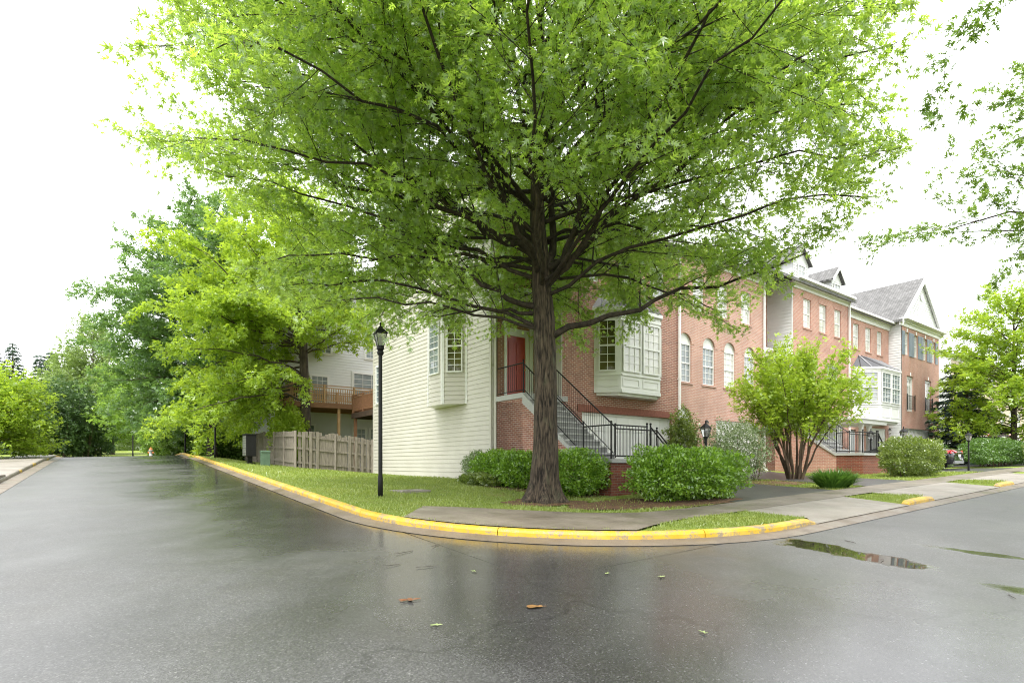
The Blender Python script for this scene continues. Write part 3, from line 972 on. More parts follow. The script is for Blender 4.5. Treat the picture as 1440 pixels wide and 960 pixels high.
class HF:
    """front frame of a house: a = u - u0 along the street, d towards the street, z absolute height less the root's"""
    def __init__(s, root, u0, v0): s.root = root; s.u0 = u0; s.v0 = v0
    def front(s, u, v):
        o = Vector((u - s.u0, v - s.v0, 0))
        return lambda a, d, z: Vector((o.x + a, o.y - d, z - .6))
    def left(s, u, v):                     # wall facing -u, a runs back along +v
        o = Vector((u - s.u0, v - s.v0, 0))
        return lambda a, d, z: Vector((o.x - d, o.y + a, z - .6))
    def right(s, u, v):
        o = Vector((u - s.u0, v - s.v0, 0))
        return lambda a, d, z: Vector((o.x + d, o.y + a, z - .6))
    def back(s, u, v):
        o = Vector((u - s.u0, v - s.v0, 0))
        return lambda a, d, z: Vector((o.x + a, o.y + d, z - .6))

def gable_roof_u(parent, F, a0, a1, vd, z0, zr, mat, over=.35):
    """ridge along the street; F front frame, vd depth of the house"""
    mb = MB()
    h = vd / 2
    s = (zr - z0) / h
    t = .14
    for sgn in (0, 1):
        e = [F(a0 - .2, over, z0 - over * s), F(a1 + .2, over, z0 - over * s), F(a1 + .2, -h, zr), F(a0 - .2, -h, zr)] if sgn == 0 else \
            [F(a0 - .2, -h, zr), F(a1 + .2, -h, zr), F(a1 + .2, -vd - over, z0 - over * s), F(a0 - .2, -vd - over, z0 - over * s)]
        mb.prism(e, (0, 0, t))
    return mb.build('roof', M[mat], parent)

def entry_stairs(u0, v0, zt, zb, label, group, width=1.3, land=3.3, mat='brick_dark', nr=11, right_open=True, ground=.5):
    """stoop, flight and lower landing; u0 = outer (left) face, v0 = back of the stoop"""
    zg = .6
    t = thing('entrance_stairs', label, 'stairs', W(u0, v0, zg), ANG, group)
    z = lambda q: q - zg
    sd = 1.47; run = .275; L = run * (nr - 1)
    ve = sd + L                                   # start of lower landing, measured towards the street
    vl = ve + 1.1
    # masonry side: one face under stoop and flight
    mb = MB()
    def side(x0, x1):
        poly = [(x0, 0, z(ground)), (x0, -ve, z(ground)), (x0, -ve, z(zb) - .1), (x0, -sd, z(zt) - .32), (x0, 0, z(zt) - .17)]
        mb.prism(poly, (x1 - x0, 0, 0))
    side(0.01, width + .55 if False else width)
    mb.box(.01, 1.9, -sd + .02, -.01, z(ground), z(zt) - .17)
    mb.build('brick_base', M[mat], t)
    mb = MB()
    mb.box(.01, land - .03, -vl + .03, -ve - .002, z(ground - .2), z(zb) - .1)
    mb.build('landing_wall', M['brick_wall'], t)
    # slabs and steps
    mb = MB()
    mb.box(-.03, 1.9, -sd - .02, -.005, z(zt) - .168, z(zt), 0)
    mb.box(-.03, land + .03, -vl - .03, -ve + .0, z(zb) - .1, z(zb), 0)
    rh = (zt - zb) / nr
    for k in range(nr - 1):
        zz = zt - rh * (k + 1)
        y0 = -sd - run * (k + 1); y1 = -sd - run * k
        if k == 0: y1 -= .022
        mb.box(.02, width - .02, y0, y1, z(zz) - .045, z(zz), 0)
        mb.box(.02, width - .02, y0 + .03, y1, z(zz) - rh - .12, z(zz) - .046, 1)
    mb.build('steps', [M['step'], M['riser']], t)
    mb = MB()
    for x0 in (-.035, width - .02):
        poly = [(x0, -sd - .021, z(zt) - .34), (x0, -ve - .0, z(zb) - .12), (x0, -ve - .0, z(zb) + .03), (x0, -ve + .16, z(zb) + .08), (x0, -sd - .021, z(zt) - .02)]
        mb.prism(poly, (.055, 0, 0))
    mb.build('stringer', M['step'], t)
    mb = MB()
    railing(mb, (.03, -.05, z(zt)), (.03, -sd, z(zt)), .95, .115, (False, True))
    railing(mb, (.03, -sd - .04, z(zt)), (.03, -ve, z(zb) + .05), .9, .115, (False, True))
    railing(mb, (width, -sd - .04, z(zt)), (width, -ve, z(zb) + .05), .9, .115, (True, True))
    railing(mb, (.03, -ve, z(zb)), (.03, -vl + .05, z(zb)), .9, .115, (False, True))
    railing(mb, (.03, -vl + .05, z(zb)), (width + .15, -vl + .05, z(zb)), .9, .115, (False, True))
    railing(mb, (width, -ve - .05, z(zb)), (land - .2, -ve - .05, z(zb)), .9, .115, (False, True))
    mb.build('railing', M['iron'], t)
    for yy in (-ve - .05, -vl + .05):
        x0 = land - .2 if yy > -vl + .2 else width + .3
        mb = MB(); railing(mb, (x0, yy, z(zb)), (x0 + 1.0, yy, z(zb) - .8), .9, .33, (True, True)); mb.build('handrail', M['iron'], t)
    return t

# ---- house 1: the corner house
U1, U1E, U1R = 10.6, 12.5, 18.8
h1 = house_root('brick_townhouse', 'corner townhouse with cream siding flank, dark red brick front and red door', U1, V0, 'house', 'row of brick townhouses')
H = HF(h1, U1, V0)
VF = 14.2
F = H.left(U1, V0)                                 # long flank towards the side road
mb = MB(); laps(mb, F, .1, 10.7, 1.18, 10.3)
def gab(z):
    k = (z - 10.3) / (14.0 - 10.3) * 5.4
    return (k, 10.8 - k)
laps(mb, F, 0, 0, 10.3, 13.9, .166, 0, gab)
mb.quad(F(.0, -.02, .3), F(10.8, -.02, .3), F(10.8, -.02, 10.3), F(0, -.02, 10.3))
mb.build('siding_wall', M['siding'], h1)
mb = MB()
mb.fbox(F, -.0, .11, -.0, .035, 1.1, 10.3); mb.fbox(F, 10.69, 10.8, 0, .035, 1.1, 10.3); mb.fbox(F, .11, 10.69, 0, .028, 1.1, 1.18)
mb.build('corner_trim', M['siding'], h1)
mb = MB(); mb.fbox(F, .02, 10.78, -.3, -.0, .2, 1.098); mb.build('foundation', M['concrete'], h1)
downspout(h1, F, .2, 1.05, 10.2, .03, col=M['siding'])
bay(h1, F, 1.89, 4.35, 3.86, 7.15, .67, (5.02, 6.95), 'lap', 'shingle', 'pane_dark', 'pane_cool', 1)
window(h1, F, 9.75, 10.35, 4.6, 6.4, 2, 3, .025, 'pane_cool', trim=.06)
# back wall
mb = MB(); B = H.back(U1, V0 + 10.8); laps(mb, B, 0, 8.2, 1.0, 10.3); mb.quad(B(0, -.01, .5), B(8.2, -.01, .5), B(8.2, -.01, 10.3), B(0, -.01, 10.3)); mb.build('siding_wall', M['siding'], h1)
# entry wall, set back
E = H.front(U1, V0)
mb = MB(); wall_holes(mb, E, .04, 1.9, .5, 10.3, [(.42, 1.42, 4.0, 6.35)], .12); mb.build('wall', M['brick_dark'], h1)
mb = MB()
mb.fbox(E, .44, 1.26, -.1, -.055, 4.02, 6.1)
for (x0, x1, y0, y1) in ((.54, .82, 4.2, 4.75), (.88, 1.16, 4.2, 4.75), (.54, .82, 4.9, 5.9), (.88, 1.16, 4.9, 5.9)): mb.fbox(E, x0, x1, -.055, -.04, y0, y1)
dr = mb.build('door', M['door_red'], h1)
mb = MB(); c = E(1.2, -.02, 4.95); mb.tube([c, c + Vector((0, -.06, 0))], .03, 8); mb.build('handle', m_simple('brass', (.6, .42, .15), .3, 1), dr)
mb = MB(); mb.fbox(E, 1.27, 1.42, -.1, -.02, 4.0, 6.35); mb.fbox(E, .42, 1.27, -.1, -.02, 6.1, 6.35); mb.fbox(E, .32, .42, .0, .03, 4.0, 6.6); mb.fbox(E, 1.42, 1.55, .0, .05, 4.0, 6.6); mb.fbox(E, .3, 1.6, .002, .09, 6.6, 6.85)
mb.build('door_surround', M['trim'], h1)
mb = MB(); mb.lathe([(.15, 3.41), (.15, 3.5), (.11, 3.55), (.1, 6.2), (.14, 6.28), (.14, 6.36)], 20, 0, (.55 + .42, -1.2)); mb.T = None
mb.build('porch_column', M['trim'], h1)
mb = MB(); mb.fbox(E, -.1, 1.88, .05, 1.55, 6.98, 7.22); mb.build('porch_roof', M['trim'], h1)
# flank of the projecting part
S = H.left(U1E, VF)
mb = MB(); laps(mb, S, .1, V0 - VF, 1.0, 10.3); mb.quad(S(0, -.01, .5), S(V0 - VF, -.01, .5), S(V0 - VF, -.01, 10.3), S(0, -.01, 10.3)); mb.fbox(S, 0, .1, 0, .035, .8, 10.3)
mb.build('siding_wall', M['siding'], h1)
# front
F = H.front(U1E, VF)
w1 = U1R - U1E
ups = [(.9, 1.75), (2.75, 3.6), (4.55, 5.4)]
mb = MB(); wall_holes(mb, F, 0, w1, .4, 10.3, [(.92, 5.9, .9, 3.49)] + [(a, b, 8.2, 9.7) for a, b in ups], .2)
mb.build('wall', M['brick_dark'], h1)
mb = MB(); mb.fbox(F, .7, 6.12, .002, .02, 3.5, 3.74); mb.build('lintel', M['brick_soldier'], h1)
garage_door(h1, F, .92, 5.9, .9, 3.49)
for a, b in ups: window(h1, F, a, b, 8.2, 9.7, 3, 2, -.1, 'pane_grey')
bay(h1, F, 1.51, 4.99, 4.2, 7.2, .67, (4.95, 6.8), 'panel', 'metal_roof', 'pane_dark', 'pane_blind', 2)
cornice(h1, F, -.1, w1, 10.4)
wall_lantern(h1, F, 6.16, 2.5)
downspout(h1, F, w1 - .02, 1.1, 10.2, .02)
R = H.front(U1, VF)
gable_roof_u(h1, R, 0, 8.2, 12.0, 10.35, 14.1, 'shingle')
mb = MB()
rw = H.right(U1R, VF); mb.quad(rw(0, 0, .5), rw(12, 0, .5), rw(12, 0, 10.3), rw(0, 0, 10.3)); mb.build('party_wall', M['brick_dark'], h1)
entry_stairs(U1, V0, 3.92, 1.78, 'grey concrete stairs with black railing climbing to the red door behind the oak', 'entrance stairs of the townhouses', ground=.45)

# deck behind the corner house
def deck(u0, u1, v0, v1, zf, label, posts, mats, solid=True, name='wooden_deck'):
    t = thing(name, label, 'deck', W(u0, v0, 1.1), ANG, 'raised wooden decks')
    z = lambda q: q - 1.1
    w, dd = u1 - u0, v1 - v0
    mb = MB(); n = int(w / .15)
    for i in range(n): mb.box(w * i / n + .004, w * (i + 1) / n - .004, 0, dd, z(zf) - .03, z(zf))
    mb.build('deck_floor', M[mats[0]], t)
    mb = MB()
    mb.box(0, w, -.04, -.002, z(zf) - .28, z(zf) + .0); mb.box(-.04, -.002, -.04, dd, z(zf) - .28, z(zf)); mb.box(0, w, dd + .002, dd + .04, z(zf) - .28, z(zf))
    for i in range(1, int(dd / .4)): mb.box(.01, w - .01, i * .4, i * .4 + .04, z(zf) - .26, z(zf) - .032)
    mb.build('joist_frame', M[mats[2]], t)
    for (px, py) in posts:
        mb = MB(); mb.box(px * w - .07 if px < 1 else w - .14, (px * w + .07) if px < 1 else w, py * dd, py * dd + .14, z(lawn_z(u0 + px * w, v0 + py * dd)) - .2, z(zf) - .281); mb.build('post', M[mats[1]], t)
    mb = MB()
    def rail(p0, p1):
        p0, p1 = Vector(p0), Vector(p1); d = p1 - p0; L = d.length; d.normalize(); nrm = Vector((d.y, -d.x, 0)) * .02
        for zz, hh in ((.95, .05), (.12, .05), (.82, .05)):
            mb.prism([p0 - nrm + Vector((0, 0, zz)), p1 - nrm + Vector((0, 0, zz)), p1 + nrm + Vector((0, 0, zz)), p0 + nrm + Vector((0, 0, zz))], (0, 0, hh))
        k = int(L / .13)
        for i in range(k + 1):
            q = p0 + d * (L * i / k); big = i % 13 == 0
            s = .05 if big else .018
            mb.box(q.x - s, q.x + s, q.y - s, q.y + s, p0.z + (.0 if big else .17), p0.z + (1.02 if big else .82))
    zz = z(zf)
    rail((.05, .05, zz), (.05, dd - .05, zz)); rail((.05, .05, zz), (w - .05, .05, zz)) if solid != 'noback' else None
    rail((.05, dd - .05, zz), (w - .05, dd - .05, zz))
    mb.build('railing', M[mats[1]], t)
deck(10.7, 15.5, V0 + 10.85, V0 + 14.1, 4.4, 'dark brown wooden deck on the back wall of the corner house', [(.02, .9), (.98, .9)], ('deck_brown', 'deck_brown', 'deck_dark'), 'noback')

# ---- house 2: pink brick with arched windows
h2 = house_root('brick_townhouse', 'pink brick townhouse with four tall arched windows', U1R, 14.5, 'house', 'row of brick townhouses')
H = HF(h2, U1R, 14.5); F = H.front(U1R, 14.5)
arch = [(u - U1R - .45, u - U1R + .45) for u in (19.75, 21.35, 22.95, 24.6)]
arch[0] = (.42, 1.3)
ups2 = [(1.4, 2.2), (3.2, 4.0), (5.1, 5.9)]
mb = MB()
holes = [(a, b, 5.12, 7.2, .44) for a, b in arch] + [(a, b, 8.25, 9.75) for a, b in ups2] + [(.3, 1.25, 1.2, 4.05, .45), (3.1, 6.6, 1.0, 3.6)]
wall_holes(mb, F, .02, 7.1, .5, 10.7, holes, .12)
mb.build('wall', M['brick_pink'], h2)
for a, b in arch:
    mb = MB(); arch_ring(mb, F, a, b, 7.2 - .44, .44); mb.build('brick_arch', M['brick_pink'], h2)
    mb = MB(); mb.fbox(F, a - .08, b + .08, .0, .035, 5.04, 5.115); mb.build('window_sill', M['brick_pink'], h2)
mb = MB(); arch_ring(mb, F, .3, 1.25, 4.05 - .45, .45); mb.build('brick_arch', M['brick_pink'], h2)
for a, b in ups2:
    mb = MB(); mb.fbox(F, a - .08, b + .08, 0, .035, 8.17, 8.245); mb.build('window_sill', M['brick_pink'], h2)
mb = MB(); mb.fbox(F, 3.0, 6.7, .0, .02, 3.61, 3.83); mb.build('lintel', M['brick_pink'], h2)
for i, (a, b) in enumerate(arch): window(h2, F, a, b, 5.12, 7.2, 3, 3, -.11, ('pane_cool', 'pane_cool', 'pane_blind', 'pane_grey')[i], .44)
for a, b in ups2: window(h2, F, a, b, 8.25, 9.75, 3, 2, -.11, 'pane_blind')
mb = MB(); mb.fbox(F, .36, 1.19, -.11, -.07, 1.25, 3.1); dr = mb.build('door', m_simple('black_door_paint', (.03, .03, .035), .35), h2)
mb = MB(); c = F(1.1, -.05, 2.2); mb.tube([c, c + Vector((0, -.05, 0))], .03, 8); mb.build('handle', M['lamp_glass'], dr)
window(h2, F, .3, 1.25, 3.12, 4.05, 3, 1, -.11, 'pane_dark', .45, double=False)
mb = MB(); mb.fbox(F, .3, .36, -.11, -.05, 1.2, 3.12); mb.fbox(F, 1.19, 1.25, -.11, -.05, 1.2, 3.12); mb.build('door_frame', M['trim'], h2)
garage_door(h2, F, 3.1, 6.6, 1.0, 3.6, -.1)
cornice(h2, F, 0, 7.1, 10.8)
wall_lantern(h2, F, 6.85, 2.75); wall_lantern(h2, F, 2.2, 2.6)
gable_roof_u(h2, F, 0, 7.1, 11.5, 10.75, 14.3, 'shingle')
downspout(h2, F, 7.0, 1.2, 10.6, .0)
mb = MB(); rw = H.right(U1R + 7.1, 14.5); mb.quad(rw(0, 0, .5), rw(11, 0, .5), rw(11, 0, 10.7), rw(0, 0, 10.7)); mb.build('party_wall', M['brick_pink'], h2)

# ---- house 3: mid red brick, entry set back, projecting block
U3 = 25.9
h3 = house_root('brick_townhouse', 'red brick townhouse with three plain top windows behind the crape myrtle', U3, V0, 'house', 'row of brick townhouses')
H = HF(h3, U3, V0)
E = H.front(U3, V0); mb = MB(); wall_holes(mb, E, .0, 1.9, .8, 10.9, [(.45, 1.4, 4.3, 6.5)], .12); mb.build('wall', M['brick_mid'], h3)
mb = MB(); mb.fbox(E, .47, 1.38, -.1, -.05, 4.3, 6.4); mb.build('door', m_simple('white_door', (.72, .72, .7), .4), h3)
mb = MB(); mb.fbox(E, -.05, 1.85, .05, 1.5, 6.9, 7.1); mb.prism([E(-.1, .02, 7.1), E(-.1, 1.55, 7.1), E(-.1, .02, 7.75)], (1.95, 0, 0)); mb.build('porch_roof', M['trim'], h3)
for a in (.1, 1.7):
    mb = MB(); c = E(a, 1.38, 0); mb.lathe([(.13, 3.42), (.1, 3.52), (.09, 6.2), (.13, 6.3)], 14, 0, (c.x, c.y)); mb.build('porch_column', M['trim'], h3)
S = H.left(U3 + 1.9, 14.06); mb = MB(); laps(mb, S, .08, 1.35, 1.0, 10.9, .166); mb.quad(S(0, -.01, .8), S(1.35, -.01, .8), S(1.35, -.01, 10.9), S(0, -.01, 10.9)); mb.fbox(S, 0, .08, 0, .035, 1, 10.9); mb.build('siding_wall', M['siding_white'], h3)
F = H.front(U3 + 1.9, 14.06); w3 = 6.26
ups3 = [(u - U3 - 1.9 - .4, u - U3 - 1.9 + .4) for u in (29.27, 31.0, 32.74)]
mid3 = [(1.0, 2.4), (3.6, 5.0)]
mb = MB(); wall_holes(mb, F, 0, w3, .8, 10.9, [(a, b, 8.7, 10.2) for a, b in ups3] + [(a, b, 5.2, 7.1) for a, b in mid3] + [(1.0, 5.6, 1.2, 3.9)], .12); mb.build('wall', M['brick_mid'], h3)
for a, b in ups3:
    mb = MB(); mb.fbox(F, a - .08, b + .08, 0, .035, 8.62, 8.695); mb.build('window_sill', M['brick_mid'], h3)
    mb = MB(); mb.fbox(F, a - .08, b + .08, 0, .015, 10.205, 10.42); mb.build('lintel', M['brick_mid'], h3)
for a, b in ups3: window(h3, F, a, b, 8.7, 10.2, 2, 2, -.11, 'pane_blind')
for a, b in mid3: window(h3, F, a, b, 5.2, 7.1, 4, 3, -.11, 'pane_grey')
garage_door(h3, F, 1.0, 5.6, 1.2, 3.9, -.1)
cornice(h3, F, -.1, w3, 11.0); downspout(h3, F, w3 - .05, 1.4, 10.8, .02)
gable_roof_u(h3, H.front(U3, 14.06), 0, 8.16, 12, 10.95, 14.4, 'shingle')
mb = MB(); rw = H.right(U3 + 8.16, 14.06); mb.quad(rw(0, 0, .5), rw(12, 0, .5), rw(12, 0, 11), rw(0, 0, 11)); mb.build('party_wall', M['brick_mid'], h3)

def dormer(parent, F, a, z0, w=1.5, h=1.9, depth=3.2, rise=.9):
    mb = MB()
    laps(mb, F, a - w / 2, a + w / 2, z0, z0 + h, .166, 0)
    mb.quad(F(a - w / 2, -.01, z0), F(a + w / 2, -.01, z0), F(a + w / 2, -.01, z0 + h), F(a - w / 2, -.01, z0 + h), 0)
    for s in (-1, 1):
        x = a + s * w / 2
        mb.quad(F(x, 0, z0), F(x, -depth, z0), F(x, -depth, z0 + h), F(x, 0, z0 + h), 0)
    mb.add([F(a - w / 2 - .0, .0, z0 + h), F(a + w / 2, .0, z0 + h), F(a, .0, z0 + h + rise)], [(0, 1, 2)], 0)
    o = mb.build('dormer', [M['siding_white']], parent)
    r = MB()
    for s in (-1, 1):
        e = [F(a + s * (w / 2 + .2), .2, z0 + h - .12), F(a, .2, z0 + h + rise), F(a, -depth, z0 + h + rise), F(a + s * (w / 2 + .2), -depth, z0 + h - .12)]
        r.prism(e, (0, 0, .1), 0)
        r.prism([F(a + s * (w / 2 + .2), .202, z0 + h - .2), F(a, .202, z0 + h + rise - .1), F(a, .202, z0 + h + rise + .1), F(a + s * (w / 2 + .2), .202, z0 + h - .01)], F(0, .03, 0) - F(0, 0, 0), 1)
    r.build('dormer_roof', [M['shingle'], M['trim']], o)
    q = MB(); window_into(q, F, a - .4, a + .4, z0 + .35, z0 + h - .2, 2, 2, 0, 1, .025); q.build('window', [M['trim'], M['pane_grey']], o)
dormer(h3, H.front(U3 + 1.9, 15.3), 3.3, 11.1, 1.7, 1.8, 4, .85)
entry_stairs(U3, V0, 4.2, 2.12, 'brick sided stairs and landing with black railing beyond the crape myrtle', 'entrance stairs of the townhouses', land=4.6, mat='brick_mid', ground=.8)

# ---- house 4: brick with white bay and small porch
U4 = 34.06
h4 = house_root('brick_townhouse', 'brick townhouse with a white bay under a dark metal roof', U4, 14.5, 'house', 'row of brick townhouses')
H = HF(h4, U4, 14.5); F = H.front(U4, 14.5); w4 = 6.94
ups4 = [(u - U4 - .4, u - U4 + .4) for u in (36.16, 37.87, 39.57)]
mb = MB(); wall_holes(mb, F, 0, w4, 1.0, 10.6, [(a, b, 8.56, 10.05) for a, b in ups4] + [(3.6, 6.5, 1.3, 3.9), (1.2, 2.1, 1.4, 3.7)], .12); mb.build('wall', M['brick_mid'], h4)
for a, b in ups4:
    mb = MB(); mb.fbox(F, a - .08, b + .08, 0, .035, 8.48, 8.555); mb.build('window_sill', M['brick_mid'], h4)
for a, b in ups4: window(h4, F, a, b, 8.56, 10.05, 2, 2, -.11, 'pane_blind')
bay(h4, F, 1.6, 6.6, 4.2, 7.35, 1.1, (5.3, 7.1), 'panel', 'metal_roof', 'pane_grey', 'pane_cool', 2)
garage_door(h4, F, 3.6, 6.5, 1.3, 3.9, -.1)
mb = MB(); mb.fbox(F, 1.22, 2.08, -.11, -.06, 1.4, 3.6); mb.build('door', m_simple('grey_door', (.4, .42, .43), .4), h4)
for u in (31.0, 31.95):
    mb = MB(); x, y = u - U4, 12.2 - 14.5
    mb.lathe([(.15, .75), (.15, .85), (.12, .9), (.105, 2.9), (.14, 2.98), (.14, 3.08)], 16, 0, (x, y)); mb.build('porch_column', M['trim'], h4)
mb = MB(); mb.box(29.9 - U4, 33.1 - U4, -2.7, -.5, 3.082, 3.28); mb.box(29.75 - U4, 33.25 - U4, -2.85, -.5, 3.28, 3.42); mb.build('porch_roof', M['trim'], h4)
mb = MB(); mb.box(29.9 - U4, 33.1 - U4, -2.7, -.6, .4, .75); mb.build('porch_floor', M['concrete'], h4)
cornice(h4, F, 0, w4, 10.72)
gable_roof_u(h4, F, 0, w4, 13, 10.7, 13.0, 'shingle')
dormer(h4, H.front(U4, 15.4), 1.6, 11.0, 1.3, 1.75, 4, .75)
wall_lantern(h4, F, 6.72, 3.0)

# ---- house 5: end of the row, gabled
U5 = 41.0
h5 = house_root('brick_townhouse', 'gabled brick townhouse with blue shutters and two juliet balconies', U5, 13.8, 'house', 'row of brick townhouses')
H = HF(h5, U5, 13.8); F = H.front(U5, 13.8); w5 = 6.9
sh = [(.62, 1.22), (2.22, 2.82), (3.86, 4.46), (5.5, 6.1)]
ju = [(.95, 2.05), (4.2, 5.3)]
mb = MB(); wall_holes(mb, F, .1, w5, 1.0, 10.8, [(a, b, 8.75, 10.2) for a, b in sh] + [(a, b, 5.09, 7.4) for a, b in ju] + [(.7, 5.2, 1.4, 3.97)], .12); mb.build('wall', M['brick_mid'], h5)
for a, b in sh + ju:
    zt = 10.2 if (a, b) in sh else 7.4
    mb = MB(); mb.fbox(F, a - .05, b + .05, 0, .02, zt + .003, zt + .22); mb.build('lintel', M['brick_mid'], h5)
    mb = MB(); mb.fbox(F, (a + b) / 2 - .07, (a + b) / 2 + .07, .021, .04, zt + .02, zt + .25); mb.build('keystone', M['trim'], h5)
mb = MB(); mb.fbox(F, .6, 5.3, 0, .02, 3.975, 4.2); mb.build('lintel', M['brick_mid'], h5)
for a, b in sh: window(h5, F, a, b, 8.75, 10.2, 2, 2, -.11, 'pane_blind')
for a, b in sh:
    for x in (a - .5, b + .05):
        mb = MB(); mb.fbox(F, x, x + .45, .003, .03, 8.7, 10.25)
        for k in range(18): mb.fbox(F, x + .05, x + .4, .03, .04, 8.78 + k * .08, 8.83 + k * .08)
        mb.build('shutter', M['shutter'], h5)
for a, b in ju:
    o = window(h5, F, a, b, 5.09, 7.4, 2, 4, -.11, 'pane_blind', double=False, fw=.16)
    mb = MB(); railing(mb, F(a - .12, .07, 5.15), F(b + .12, .07, 5.15), .95, .11, (True, True)); mb.build('balcony_rail', M['iron'], h5)
garage_door(h5, F, .7, 5.2, 1.4, 3.97, -.1)
wall_lantern(h5, F, .35, 2.9); wall_lantern(h5, F, 5.75, 2.9)
L = H.left(U5, 13.8); mb = MB(); laps(mb, L, .0, 13, 1.0, 10.9, .166); mb.quad(L(0, -.01, .8), L(13, -.01, .8), L(13, -.01, 10.9), L(0, -.01, 10.9)); mb.build('siding_wall', M['siding_white'], h5)
mb = MB(); rw = H.right(U5 + w5, 13.8); laps(mb, rw, 0, 13, 1.0, 10.9); mb.quad(rw(0, -.01, .8), rw(13, -.01, .8), rw(13, -.01, 10.9), rw(0, -.01, 10.9)); mb.build('siding_wall', M['siding_white'], h5)
cornice(h5, F, -.3, w5 + .3, 10.95)
mb = MB(); zr = 14.1
def gab5(z):
    k = (z - 11.0) / (zr - 11.0) * w5 / 2
    return (k, w5 - k)
laps(mb, F, 0, 0, 11.0, zr, .166, 0, gab5)
mb.build('gable', M['siding_white'], h5)
mb = MB()
for s in (0, 1):
    x0 = -.35 if s == 0 else w5 + .35; z0 = 10.72
    mb.prism([F(x0, .2, z0), F(w5 / 2, .2, zr + .0), F(w5 / 2, -13, zr), F(x0, -13, z0)], (0, 0, .14), 0)
    mb.prism([F(x0, .2, z0 - .012), F(w5 / 2, .2, zr - .012), F(w5 / 2, .03, zr - .012), F(x0, .03, z0 - .012)], (0, 0, .01), 1)
    mb.prism([F(x0, .202, z0 - .22), F(w5 / 2, .202, zr - .26), F(w5 / 2, .202, zr + .14), F(x0, .202, z0 + .13)], F(0, .03, 0) - F(0, 0, 0), 1)
mb.build('roof', [M['shingle'], M['trim']], h5)
mb = MB(); c = F(w5 / 2, .03, 12.9); mb.tube([c, c + Vector((0, -.05, 0))], .22, 12); mb.build('gable_vent', M['trim'], h5)

# ---- the next row of buildings on the right and the row behind
h6 = house_root('apartment_building', 'pale beige building with a dark roof seen behind the right hand trees', 56, 15.3, 'building')
H = HF(h6, 56, 15.3); F = H.front(56, 15.3)
wins = [(2 + k * 3.1, 3.2 + k * 3.1) for k in range(11)]
mb = MB(); wall_holes(mb, F, 0, 36, 1.0, 10.6, [(a, b, z0, z0 + 1.5) for a, b in wins for z0 in (2.4, 5.4, 8.2)], .1)
mb.build('wall', M['siding_beige'], h6)
L = H.left(56, 15.3); mb = MB(); laps(mb, L, 0, 14, 1, 10.6); mb.quad(L(0, -.01, 1), L(14, -.01, 1), L(14, -.01, 10.6), L(0, -.01, 10.6)); mb.add([L(0, 0, 10.6), L(14, 0, 10.6), L(7, 0, 14.2)], [(0, 1, 2)]); mb.build('siding_wall', M['siding_white'], h6)
for i, (a, b) in enumerate(wins):
    for z0 in (2.4, 5.4, 8.2): window(h6, F, a, b, z0, z0 + 1.5, 2, 2, -.09, 'pane_cool')
window(h6, L, 2.0, 4.2, 7.4, 9.2, 4, 2, .03, 'pane_cool', trim=.1); window(h6, L, 2.0, 4.2, 4.0, 5.8, 4, 2, .03, 'pane_cool', trim=.1)
gable_roof_u(h6, F, 0, 36, 14, 10.65, 14.4, 'shingle_dark')
cornice(h6, F, 0, 36, 10.7)

h7 = house_root('siding_house', 'white sided house behind the wooden fence, its back to the yard', 7.8, 34.0, 'house')
H = HF(h7, 7.8, 34.0); F = H.front(7.8, 34.0)
mb = MB(); laps(mb, F, 0, 26, 1.2, 11.4); mb.quad(F(0, -.01, 1), F(26, -.01, 1), F(26, -.01, 11.4), F(0, -.01, 11.4))
L = H.left(7.8, 34); laps(mb, L, 0, 11, 1.2, 11.4); mb.quad(L(0, -.01, 1), L(11, -.01, 1), L(11, -.01, 11.4), L(0, -.01, 11.4)); mb.add([L(0, 0, 11.4), L(11, 0, 11.4), L(5.5, 0, 14.6)], [(0, 1, 2)])
mb.build('siding_wall', M['siding_white'], h7)
for (a, b, z0, z1) in ((2.0, 3.0, 5.4, 7.0), (4.6, 6.4, 5.3, 7.4), (1.2, 2.2, 2.4, 4.0), (4.6, 5.4, 1.9, 3.9), (5.7, 6.9, 2.6, 3.9), (2.2, 3.2, 8.4, 9.9), (5.4, 6.4, 8.4, 9.9), (9, 10, 5.4, 7), (9, 10, 8.4, 9.9), (13, 14, 5.4, 7), (13, 14, 8.4, 9.9)):
    window(h7, F, a, b, z0, z1, 3, 3, .03, 'pane_cool', trim=.09)
gable_roof_u(h7, F, 0, 26, 11, 11.45, 14.8, 'shingle')
deck(7.9, 16.5, 30.9, 33.9, 5.05, 'tan wooden deck behind the fence on the back of the white sided house', [(.02, .02), (.3, .02), (.62, .02), (.99, .02)], ('deck_tan', 'deck_tan', 'deck_brown'))

